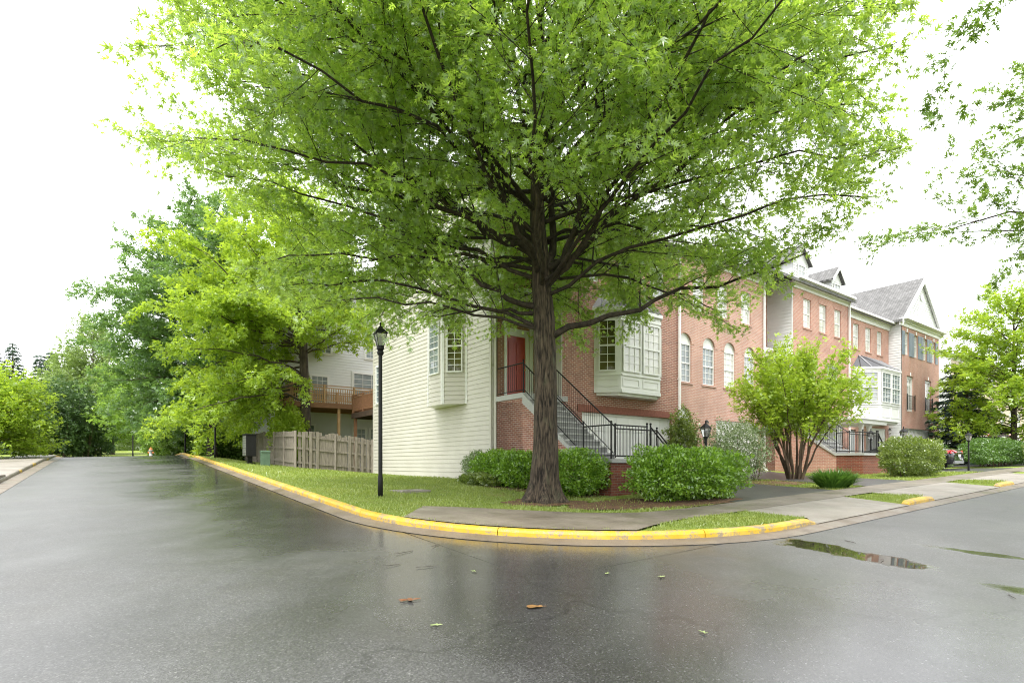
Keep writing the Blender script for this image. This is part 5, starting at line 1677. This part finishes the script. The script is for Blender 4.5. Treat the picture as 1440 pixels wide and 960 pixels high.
# ------------------------------------------------------------------ other trees
def broad_tree(name, label, u, v, z, keys, env, nl, leaves, lsize, mat, bark, seed, cat='tree', el=(5, 55), kind='pair', z_min=1.8, sub=.6, lod=.6, droop=0.0, bias=None, rot=0, group=None, jit=.12, skipw=True, flat=.6, zpow=1.0, sublen=(.5, 2.6), twl=(.35, .8)):
    t = thing(name, label, cat, W(u, v, z), rot, group)
    T = Tree(seed); T.wood = trunk_mesh(smooth_path(keys, 22), .04, 16, .15, seed)
    def at(zz):
        for a, b in zip(keys, keys[1:]):
            if a[2] <= zz <= b[2]:
                q = (zz - a[2]) / (b[2] - a[2]); return (a[0] + (b[0] - a[0]) * q, a[1] + (b[1] - a[1]) * q, zz)
        return (keys[-1][0], keys[-1][1], zz)
    auto_limbs(T, env, nl, z_min, keys[-1][2], at, el, (.014, .009), sub=sub, sublen=sublen, lod=lod, droop=droop, skipw=skipw, bias=bias, twl=twl, zpow=zpow)
    T.wood.build('trunk', bark, t, True)
    P, D, Nn, sz, ti = T.leaves(leaves, lsize, jit, flat)
    leaf_mesh('crown', P, D, Nn, sz, ti, kind, mat, t)
    return t

GZ = lambda u, v: lawn_z(u, v) if dcurb(u, v) > 0 and u < 66 and v < 62 else (base(u, v) + .12 if (u < -2.5 and v > 8) else base(u, v))
broad_tree('oak_tree', 'lime green oak behind the wooden fence, its boughs hanging low over the lawn', 8.6, 30.9, GZ(8.6, 30.9), [(0, 0, -.2, .42), (0, 0, .5, .31), (0, 0, 3, .27), (-.1, 0, 7, .2), (-.2, 0, 14, .05)],
           [(1.3, 5.2), (2.4, 6.4), (4.5, 6.9), (7.5, 6.9), (10.5, 5.9), (13, 3.8), (15, 1.4)], 100, 76000, .17, LF['lime'], M['bark_dark'], 21, droop=.12, el=(-22, 50), z_min=3.2,
           bias=lambda az, z: (1.0 if math.cos(az - math.pi * 1.1) > .1 else .55) if z > 7.0 else (1.0 if math.cos(az - math.pi * 1.1) > .5 else 0))
broad_tree('oak_tree', 'tall dark green oak with a bare lower trunk past the far lamp', 5.4, 40.8, GZ(5.4, 40.8), [(0, 0, -.2, .4), (0, 0, .6, .28), (0, 0, 3, .25), (0, 0, 9, .17), (0, 0, 16.2, .04)],
           [(1.8, 4.6), (4, 6.0), (7, 6.7), (10, 6.2), (13, 4.7), (15.5, 2.4), (17, .8)], 110, 104000, .19, LF['deep'], M['bark_dark'], 23, droop=.05, el=(-10, 45), z_min=2.6)
broad_tree('oak_tree', 'large oak across the front street whose boughs reach into view', 15.2, -4.6, base(15.2, -4.6), [(0, 0, -.2, .6), (0, 0, .6, .36), (0, 0, 3, .31), (0, 0, 8, .2), (0, 0, 13.5, .04)],
           [(4.6, 5.4), (5.4, 7.8), (6.6, 8.5), (8.2, 8.5), (10.0, 7.6), (12.0, 5.2), (14, 2)], 130, 190000, .108, LF['mid'], M['bark_oak'], 25, kind='oak', el=(4, 50), z_min=3.6, sub=.55, lod=.7, jit=.07, skipw=False, sublen=(.4, 1.9), twl=(.25, .5))
broad_tree('maple_tree', 'small bright maple in soft layers beside the side road pavement', -5.0, 36.8, GZ(-5.0, 36.8), [(0, 0, -.2, .2), (0, 0, .6, .13), (0, 0, 2, .1), (0, 0, 4.6, .03)],
           [(.4, 1.7), (1.0, 2.3), (2.0, 2.5), (3.0, 2.1), (3.7, 1.2), (4.1, .5)], 62, 24000, .15, LF['lime'], M['bark_thin'], 27, kind='pair', el=(0, 40), z_min=.5, sub=.35, flat=.35)
broad_tree('birch_tree', 'pale thin crowned tree behind the dark evergreens', -1.5, 75.4, GZ(-1.5, 75.4), [(0, 0, -.2, .2), (0, 0, 2, .14), (0, 0, 7, .09), (0, 0, 14.5, .03)],
           [(2.5, 3.6), (5, 4.6), (8, 4.2), (11.5, 2.6), (14.6, .7)], 60, 17000, .26, LF['pale'], M['bark_thin'], 29, el=(25, 65), z_min=1.8, jit=.2)
broad_tree('birch_tree', 'second pale airy tree, lower than the tallest pale one', -3.6, 79.4, GZ(-3.6, 79.4), [(0, 0, -.2, .18), (0, 0, 2, .12), (0, 0, 6, .08), (0, 0, 11, .03)],
           [(2.5, 2.6), (5, 3.4), (8, 2.6), (10.8, .6)], 46, 11000, .26, LF['pale'], M['bark_thin'], 31, el=(25, 65), z_min=1.8, jit=.2)
broad_tree('small_tree', 'small round green tree on a mulch ring at the end of the side road', .2, 74.0, GZ(.2, 74.0), [(0, 0, -.2, .24), (0, 0, .6, .17), (0, 0, 2.4, .14), (0, 0, 6.2, .03)],
           [(2.0, 3.6), (3.2, 4.4), (4.8, 4.2), (6.4, 2.6), (7.4, .8)], 46, 14000, .26, LF['mid'], M['bark_dark'], 33, el=(5, 50), z_min=1.6, jit=.18)
broad_tree('small_tree', 'green tree filling the gap left of the tall dark oak', 3.2, 60.5, GZ(3.2, 60.5), [(0, 0, -.2, .24), (0, 0, .6, .17), (0, 0, 2.4, .14), (0, 0, 9.2, .03)],
           [(1.4, 3.2), (3.2, 4.2), (5.8, 4.2), (8.4, 2.6), (10.4, .8)], 50, 16000, .26, LF['mid'], M['bark_dark'], 34, el=(5, 50), z_min=1.6, jit=.18)
broad_tree('maple_tree', 'bright green spreading maple above the long dark hedge', 44.2, 9.0, GZ(44.2, 9.0), [(0, 0, -.2, .26), (0, 0, .6, .18), (0, 0, 2.4, .15), (0, 0, 9.0, .03)],
           [(1.6, 2.2), (2.6, 3.1), (4.6, 3.6), (7.0, 3.4), (8.8, 2.4), (10.4, .9)], 66, 27000, .18, LF['lime'], M['bark_dark'], 35, el=(2, 45), z_min=1.4, sub=.45, flat=.38)

# crape myrtle: several leaning stems
def myrtle():
    u, v = 20.95, 10.5
    t = thing('crape_myrtle', 'multi stemmed yellow green crape myrtle in the bed between the driveways', 'tree', W(u, v, GZ(u, v)))
    T = Tree(41); r = T.r
    for i in range(15):
        az = i * 2.4 + r.uniform(-.3, .3); rad = 2.1 * math.sqrt((i + .6) / 15); zt = 4.3 - 1.7 * (rad / 2.35) ** 2 + r.uniform(-.25, .25)
        b = Vector((.22 * math.cos(az), .22 * math.sin(az), -.1)); e = Vector((rad * math.cos(az), rad * math.sin(az), zt))
        m = b.lerp(e, .45) + Vector((-.18 * rad * math.cos(az), -.18 * rad * math.sin(az), .3))
        pts = bez(b, m, e, 8)
        for q in range(1, 8): pts[q] += Vector((r.uniform(-1, 1), r.uniform(-1, 1), 0)) * .05
        T.limb(pts, r.uniform(.04, .07), .01, .22, (.4, 1.2), .4, 0.04, 7, twl=(.25, .5), lod=.8)
    T.wood.build('stems', M['bark_thin'], t, True)
    P, D, Nn, sz, ti = T.leaves(16500, .12, .10, .7)
    leaf_mesh('crown', P, D, Nn, sz, ti, 'pair', LF['yellow'], t)
myrtle()

def conifer(label, u, v, h, r, seed, mat, n=9000, ls=.45, group=None, droop=.25, z=None, zbase=.3):
    t = thing('spruce_tree', label, 'tree', W(u, v, GZ(u, v) if z is None else z), 0, group)
    rr = random.Random(seed); nr = np.random.default_rng(seed)
    mb = MB(); mb.tube([(0, 0, -.2), (0, 0, h * .5), (0, 0, h)], [r * .07, r * .045, .02], 8)
    tips = []
    nw = int(h / .42)
    for i in range(nw):
        f = i / nw; z0 = zbase + (h - zbase) * f; R = r * (1 - f) ** .85
        for k in range(6):
            az = k * 1.047 + i * .7 + rr.uniform(-.25, .25); L = R * rr.uniform(.75, 1.1) + .15
            d = Vector((math.cos(az), math.sin(az), 0))
            pts = [Vector((0, 0, z0)), Vector((0, 0, z0 - droop * L * .35)) + d * L * .55, Vector((0, 0, z0 - droop * L * .45)) + d * L]
            mb.tube(pts, [.03 * (1 - f) + .01, .015, .005], 4, 0, False)
            tips.append((pts, L))
    mb.build('trunk', M['bark_dark'], t)
    wts = np.array([L for _, L in tips]); wts /= wts.sum()
    idx = nr.choice(len(tips), n, p=wts); tt = np.sqrt(nr.uniform(.02, 1, n))
    P = np.zeros((n, 3)); D = np.zeros((n, 3))
    A = np.array([[[*q] for q in p] for p, _ in tips])
    s = A[idx]; lo = tt < .55
    P[lo] = s[lo, 0] + (s[lo, 1] - s[lo, 0]) * (tt[lo, None] / .55); P[~lo] = s[~lo, 1] + (s[~lo, 2] - s[~lo, 1]) * ((tt[~lo, None] - .55) / .45)
    D = s[:, 2] - s[:, 0]; D /= np.linalg.norm(D, axis=1, keepdims=True)
    side = np.stack([-D[:, 1], D[:, 0], np.zeros(n)], 1)
    P += side * nr.normal(0, .16, (n, 1)) * np.array([wts[idx] / wts.max()]).T + nr.normal(0, .05, (n, 3))
    D = D + side * nr.normal(0, .8, (n, 1)) + nr.normal(0, .25, (n, 3)); D[:, 2] -= .35
    Nn = nr.normal(0, .5, (n, 3)); Nn[:, 2] += 1
    leaf_mesh('foliage', P.astype(np.float32), D.astype(np.float32), Nn.astype(np.float32), (ls * nr.uniform(.6, 1.2, n)).astype(np.float32), nr.uniform(0, 1, n), 'needle', mat, t)
    return t
for (u, v, h, r, sd, lb) in ((-10, 94, 14.2, 3.4, 51, 'tall spruce peaking behind the bright maple at the left edge'), (-5.7, 86.2, 12.4, 2.3, 52, 'narrow dark spruce, right one of the close far pair'), (-6.6, 85.0, 11.8, 2.2, 53, 'narrow dark spruce, left one of the close far pair'), (-7.4, 79.5, 8.6, 2.8, 54, 'lower dark spruce in front of the tall far spruces'), (-11.9, 92.7, 14.5, 3.4, 55, 'dark spruce cut by the left edge of the view')):
    conifer(lb, u, v, h, r, sd, LF['spruce'], 9000, .5, 'spruces far down the side road')
conifer('blue green spruce by the right end of the gabled house', 44.8, 11.4, 6.4, 2.3, 56, LF['blue_spruce'], 9000, .34, None, .35)
conifer('dark spruce close beside the blue green one, under the maple', 46.2, 12.4, 6.8, 2.2, 57, LF['spruce'], 9000, .34, None, .35)

# ------------------------------------------------------------------ shrubs and hedges
def shrub(name, label, u, v, R, mat, n, ls, seed, kind='oval', cat='shrub', box=.0, rot=ANG, group=None, core=None, lump=.18, z=None, stems=True, leggy=.12):
    """R=(ru,rv,h); box 0..1 from rounded to clipped; leaves in the outer shell and thinner inside"""
    t = thing(name, label, cat, W(u, v, GZ(u, v) if z is None else z), rot, group)
    nr = np.random.default_rng(seed)
    ph = nr.uniform(0, 6.28, 12)
    def radius(d):
        p = 2 + 5 * box
        b = 1 / ((np.abs(d[:, 0]) ** p + np.abs(d[:, 1]) ** p + np.abs(d[:, 2]) ** p) ** (1 / p))
        q = 1 + lump * (np.sin(3.1 * d[:, 0] * 2 + ph[0] + 2 * d[:, 2]) * .5 + np.sin(5.3 * d[:, 1] * 2 + ph[1] + 3 * d[:, 0]) * .4 + np.sin(7.7 * d[:, 2] * 2 + ph[2] + 4 * d[:, 0]) * .35 + .3 * np.sin(17 * d[:, 0] + ph[3]) * np.sin(15 * d[:, 2] + ph[4]) + .3 * np.sin(19 * d[:, 1] + ph[5]))
        return b * q
    d = nr.normal(0, 1, (n, 3)); d /= np.linalg.norm(d, axis=1, keepdims=True)
    s = radius(d) * np.where(nr.uniform(0, 1, n) < .74, nr.uniform(.86, 1.04, n), nr.uniform(.45, .9, n))
    h = R[2] / 2
    P = d * s[:, None] * np.array([R[0], R[1], h]) + np.array([0, 0, h + leggy * h])
    keep = P[:, 2] > .02
    P = P[keep]; d = d[keep]; m = len(P)
    out = d * np.array([1 / R[0], 1 / R[1], 1 / h]); out /= np.linalg.norm(out, axis=1, keepdims=True)
    D = out * .7 + nr.normal(0, .6, (m, 3)); D[:, 2] += .25
    Nn = out * .5 + nr.normal(0, .5, (m, 3)); Nn[:, 2] += .6
    cl = np.sin(P[:, 0] * 9 + ph[6]) * np.sin(P[:, 1] * 9 + ph[7]) * np.sin(P[:, 2] * 9 + ph[8])
    tint = np.clip(.5 + .3 * cl + nr.uniform(-.4, .4, m), 0, 1)
    leaf_mesh('foliage', P.astype(np.float32), D.astype(np.float32), Nn.astype(np.float32), (ls * nr.uniform(.6, 1.3, m)).astype(np.float32), tint, kind, mat, t)
    if stems:
        mb = MB(); rr = random.Random(seed)
        for k in range(max(8, int(10 * R[0]))):
            a = Vector((rr.uniform(-.6, .6) * R[0], rr.uniform(-.5, .5) * R[1], -.06)); e = Vector((a.x * 1.35 + rr.uniform(-.15, .15), a.y * 1.4 + rr.uniform(-.15, .15), R[2] * rr.uniform(.5, .85)))
            mb.tube([a, a.lerp(e, .5) + Vector((rr.uniform(-.06, .06), rr.uniform(-.06, .06), 0)), e], [.018, .012, .005], 5)
        mb.build('stems', M['bark_thin'], t)
    return t
shrub('clipped_hedge', 'broad clipped hedge in front of the stair landing, beside the driveway', 11.2, 8.25, (1.42, .85, 1.08), LF['hedge'], 27000, .078, 61, cat='hedge', box=.45)
shrub('clipped_shrub', 'clipped shrub between the oak trunk and the stair landing', 9.75, 10.75, (.78, .78, 1.07), LF['hedge'], 14500, .075, 62, box=.2, group='clipped shrubs along the stoop')
shrub('clipped_shrub', 'clipped green shrub partly hidden behind the oak trunk', 9.75, 13.0, (.72, .78, .98), LF['hedge'], 13500, .075, 63, box=.2, group='clipped shrubs along the stoop')
shrub('clipped_shrub', 'clipped green shrub in the middle of the row before the brick stoop', 9.8, 14.2, (.66, .66, .93), LF['hedge'], 11000, .075, 64, box=.2, group='clipped shrubs along the stoop')
shrub('variegated_shrub', 'small pale variegated shrub at the corner of the siding wall', 9.95, 15.5, (.5, .5, .92), LF['white_fleck'], 8000, .055, 65)
shrub('ground_ivy', 'low loose green ground plant spilling onto the lawn by the variegated shrub', 9.3, 14.0, (.7, .9, .35), LF['hedge_olive'], 5000, .07, 66, 'pair')
shrub('flowering_bush', 'loose bush of white flecked leaves before the pink house garage', 18.9, 11.6, (1.1, 1.0, 2.0), LF['white_fleck'], 13000, .075, 67, lump=.3)
shrub('leafy_shrub', 'upright olive green shrub by the arched ground door', 17.9, 13.3, (.6, .5, 2.3), LF['hedge_olive'], 6000, .09, 68, 'pair', lump=.35)
shrub('leafy_shrub', 'reddish green small shrub at the right garage jamb', 20.6, 13.2, (.45, .4, 1.1), LF['hedge_olive'], 3200, .08, 69, 'pair', lump=.35)
shrub('clipped_hedge', 'rounded olive green hedge hiding the black car', 25.3, 8.15, (1.25, .85, 1.32), LF['hedge_olive'], 17000, .078, 70, cat='hedge', box=.3)
shrub('clipped_hedge', 'long low dark hedge under the bright spreading maple', 39.6, 8.7, (4.4, .8, 1.15), LF['hedge_dark'], 32000, .085, 71, cat='hedge', box=.5, leggy=.35)
shrub('clipped_hedge', 'shorter hedge stretch just behind the roof of the black car', 36.2, 11.2, (2.2, .8, 1.15), LF['hedge_dark'], 16000, .085, 72, cat='hedge', box=.4)
shrub('clipped_hedge', 'lowest olive hedge in front of the long dark hedge', 40.8, 6.9, (1.9, .7, 1.0), LF['hedge_olive'], 14000, .085, 73, cat='hedge', box=.4)
shrub('leafy_shrub', 'yellow green shrub showing over the fence beside the lime oak', 7.8, 31.0, (.95, .95, 2.9), LF['yellow'], 11000, .12, 74, 'pair', lump=.25)
for (u, v, R, sd, lb, mt) in ((-3.1, 64.2, (2.6, 2.2, 6.6), 75, 'tallest dark holly mass beside the small round tree', 'dark'), (-4.6, 63.0, (2.4, 2.0, 5.6), 76, 'dark holly behind the bright maple', 'dark'), (-1.6, 66, (2.0, 1.8, 4.8), 77, 'lower dark evergreen shrub at the road end', 'dark'),
                             (4.6, 46.5, (1.7, 1.6, 2.6), 78, 'bushy understorey shrub in front of the far oak', 'mid'), (6.6, 44.0, (1.7, 1.4, 2.2), 79, 'bushy shrub beside the far oak trunk, nearest the far fence', 'mid'), (3.6, 51.5, (1.8, 1.6, 3.2), 80, 'dark leafy shrub behind the fire hydrant', 'mid'), (8.0, 48.0, (2.6, 2.0, 4.0), 81, 'dark shrub deep behind the far fence', 'dark'),
                             (-7.0, 40.5, (1.4, 1.2, 1.3), 82, 'low brownish shrub beneath the bright maple', 'hedge_olive'), (-6.9, 36.2, (1.3, 1.2, 1.2), 86, 'dark low shrub at the foot of the bright maple', 'dark')):
    shrub('evergreen_shrub' if mt == 'dark' else 'leafy_shrub', lb, u, v, R, LF[mt], 12000, .19 if R[2] > 2 else .12, sd, 'pair', lump=.28, group='shrubs at the end of the side road', leggy=0)
# far bank of woodland
def woodland():
    nr = np.random.default_rng(91); n = 60000
    P = []
    cs = [(nr.uniform(-85, 60), nr.uniform(100, 128), nr.uniform(3, 5.5), nr.uniform(3.2, 6.5)) for _ in range(95)]
    idx = nr.integers(0, len(cs), n)
    d = nr.normal(0, 1, (n, 3)); d /= np.linalg.norm(d, axis=1, keepdims=True)
    C = np.array(cs)[idx]
    s = nr.uniform(.7, 1.05, n)
    loc = np.stack([C[:, 0], C[:, 1]], 1)
    X = d[:, 0] * C[:, 2] * s; Y = d[:, 1] * C[:, 2] * s; Z = C[:, 3] * (1 + .95 * d[:, 2] * s)
    zb = np.array([base(q[0], q[1]) for q in cs])[idx]
    P = np.stack([loc[:, 0] * UX - loc[:, 1] * UY + X, loc[:, 0] * UY + loc[:, 1] * UX + Y, zb + Z], 1)
    D = d + nr.normal(0, .6, (n, 3)); Nn = d * .5 + nr.normal(0, .5, (n, 3)); Nn[:, 2] += .7
    cl = nr.uniform(0, 1, len(cs))[idx]
    o = leaf_mesh('woodland', P.astype(np.float32), D.astype(np.float32), Nn.astype(np.float32), nr.uniform(.4, .9, n).astype(np.float32), np.clip(.6 * cl + .4 * nr.uniform(0, 1, n), 0, 1), 'pair', LF['pale'])
    tag(o, 'far pale green woodland rising past the end of the side road', 'woodland', None, 'stuff')
woodland()

# strappy clump by the apron
def clump():
    u, v = 17.1, 7.45
    t = thing('grass_clump', 'arching clump of strappy green leaves beside the driveway apron', 'plant', W(u, v, GZ(u, v)))
    nr = np.random.default_rng(95); n = 1700
    az = nr.uniform(0, 6.28, n); rad = .3 * np.sqrt(nr.uniform(0, 1, n))
    P = np.stack([rad * np.cos(az) * 1.25, rad * np.sin(az) * .9, np.zeros(n)], 1)
    out = nr.uniform(.1, .9, n)
    D = np.stack([np.cos(az) * out, np.sin(az) * out, np.ones(n)], 1) + nr.normal(0, .2, (n, 3))
    Nn = np.stack([-np.cos(az), -np.sin(az), np.full(n, .6)], 1)
    sz = nr.uniform(.35, .62, n)
    leaf_mesh('foliage', P.astype(np.float32), D.astype(np.float32), (-Nn).astype(np.float32), sz.astype(np.float32), nr.uniform(0, 1, n), 'blade', LF['tuft'], t)
clump()

# ------------------------------------------------------------------ grass blades on the lawns
def grass():
    nr = np.random.default_rng(99)
    out = []
    def field(u0, u1, v0, v1, n, size=.06):
        u = nr.uniform(u0, u1, n); v = nr.uniform(v0, v1, n)
        d = np.minimum(u - 3.7, v - 4.6)
        cn = (u < 9.2) & (v < 10.1); d[cn] = 5.5 - np.hypot(u[cn] - 9.2, v[cn] - 10.1)
        ok = (d > .17) & ~in_poly(u, v, SIDEWALK) & ~((u > 9.5) & (v > 5.92) & (v < 6.96)) & ~((u > 9.85) & (v < 5.97) & np.array([in_gap(x) for x in u]))
        for poly in ([(11.3, 6.9), (16.0, 6.9), (19, 14.2), (12.9, 14.2)], [(18.1, 6.9), (21.6, 6.9), (25.4, 14.5), (21.4, 14.5)], [(10.6, 9.8), (14.2, 9.8), (14.2, 16), (10.6, 16)], [(29.6, 6.9), (34.6, 6.9), (34, 14), (29.6, 14)]):
            ok &= ~in_poly(u, v, poly)
        ok &= ~((np.hypot((u - 7.95) / 1.1, (v - 9.6) / .9) < 1) & (nr.uniform(0, 1, n) < .85))
        ok &= ~((np.hypot((u - 9.5) / 1.9, (v - 8.3) / .95) < 1) & (nr.uniform(0, 1, n) < .9))
        ok &= ~((np.hypot((u - 11.2) / 1.7, (v - 7.9) / .8) < 1) & (nr.uniform(0, 1, n) < .9))
        u, v = u[ok], v[ok]
        patch = .5 + .5 * np.sin(u * 1.9 + 2 * np.sin(v * .9)) * np.sin(v * 1.6 + np.sin(u * 1.3))
        z = np.array([lawn_z(a, b) for a, b in zip(u, v)])
        out.append((u, v, z, size * nr.uniform(.55, 1.35, len(u)) * (.7 + .6 * patch), patch))
    field(3.75, 10.5, 8.0, 18, 60000, .055); field(3.75, 10.5, 18, 34, 26000, .075); field(4.0, 10.6, 5.2, 10, 26000, .05)
    field(7.2, 9.9, 4.7, 6.0, 7000, .05); field(14.0, 16, 4.7, 6, 2600, .05); field(21, 22.8, 4.7, 6, 1500, .06)
    field(15, 30, 6.9, 12.5, 24000, .065)
    u = np.concatenate([o[0] for o in out]); v = np.concatenate([o[1] for o in out]); z = np.concatenate([o[2] for o in out]); s = np.concatenate([o[3] for o in out]); pt = np.concatenate([o[4] for o in out])
    n = len(u)
    P = np.stack([u * UX - v * UY, u * UY + v * UX, z - .015], 1)
    D = nr.normal(0, .45, (n, 3)); D[:, 2] = 1
    Nn = nr.normal(0, 1, (n, 3)); Nn[:, 2] = .2
    o = leaf_mesh('grass', P.astype(np.float32), D.astype(np.float32), Nn.astype(np.float32), (s * .95).astype(np.float32), np.clip(.2 + .5 * pt + nr.uniform(-.3, .4, n), 0, 1), 'needle', LF['grass'])
    tag(o, 'short green grass over the corner lawn and verges', 'grass', None, 'stuff')
grass()

# ------------------------------------------------------------------ litter on the wet road
def litter(name, label, cat, u, v, rot, kind, mat, s, group=None):
    t = thing(name, label, cat, W(u, v, base(u, v) + .004), rot, group)
    mb = MB(); r = random.Random(int(u * 1000 + v * 77))
    if kind == 'twig':
        p = [(-s / 2 + s * i / 5, r.uniform(-.03, .03) * s, .006 + r.uniform(0, .006)) for i in range(6)]
        mb.tube(p, [.002, .003, .0035, .003, .003, .002], 6); mb.tube([p[3], (p[3][0] + .1 * s, .16 * s, .01)], [.002, .001], 5)
        mb.build('stick', mat, t)
    else:
        pts = []; n = 24
        for k in range(n):
            th = 2 * math.pi * k / n; rad = s * (.5 + (.28 * math.cos(5 * th) if kind == 'lobed' else .06 * math.cos(3 * th)) + r.uniform(-.03, .03))
            pts.append((rad * math.cos(th) * 1.25, rad * math.sin(th) * .75, .008 + .05 * s * math.sin(2 * th + 1) ** 2 + r.uniform(0, .004)))
        mb.add([(0, 0, .012), *pts], [(0, 1 + k, 1 + (k + 1) % n) for k in range(n)])
        b = mb.build('blade', mat, t)
        mb = MB(); mb.tube([(s * .5, 0, .012), (s * 1.0, .05 * s, .01)], [.003, .002], 5); mb.build('stalk', mat, t)
    return t
dead = m_noisy('dead_leaf_brown', (.09, .035, .015), (.2, .09, .04), 30, .5)
dead2 = m_noisy('wet_leaf_tan', (.16, .085, .03), (.24, .13, .05), 30, .4)
green = m_noisy('fresh_leaf_green', (.2, .26, .09), (.3, .36, .16), 30, .5)
stick = m_noisy('wet_stick', (.018, .012, .009), (.05, .035, .025), 20, .5)
litter('dead_leaf', 'curled rust brown dead leaf on the wet road, left of the smooth brown one', 'leaf', 2.31, 4.85, .3, 'lobed', dead, .12)
litter('dead_leaf', 'smooth oval brown leaf lying flat at the middle of the wet road', 'leaf', 3.17, 4.0, .1, 'oval', dead2, .12)
for i, (u, v, rt, s, lb) in enumerate(((2.2, 4.1, .2, .06, 'fresh green leaf nearest the camera left of the brown leaves'), (4.6, 4.45, 1.2, .055, 'fresh green star leaf on the road below the long kerb'), (5.0, 4.0, .6, .065, 'fresh green leaf right of the star shaped one'), (3.9, 2.7, 2.0, .05, 'small pale leaf on the near grey asphalt at centre right'), (3.4, 5.4, 2.6, .045, 'tiny green leaf midway between the kerb and the oval brown leaf'))):
    litter('green_leaf', lb, 'leaf', u, v, rt, 'lobed', green, s)
for i, (u, v, rt, s, lb) in enumerate(((3.15, 6.75, .35, .34, 'dark twig on the road left of the corner kerb'), (2.75, 6.2, .1, .22, 'thin twig just below the longer dark twig'), (3.7, 6.9, .5, .2, 'short twig close to the corner kerb'), (3.05, 5.9, -.2, .26, 'lowest of the thin twigs left of the kerb'), (8.9, 3.65, .9, .3, 'dark twig lying across the long puddle'), (7.3, 1.5, .5, .22, 'dark stick at the right edge of the wet road'), (8.0, 2.9, .2, .15, 'short stick beyond the puddle end'))):
    litter('twig', lb, 'twig', u, v, rt + .6, 'twig', stick, s)
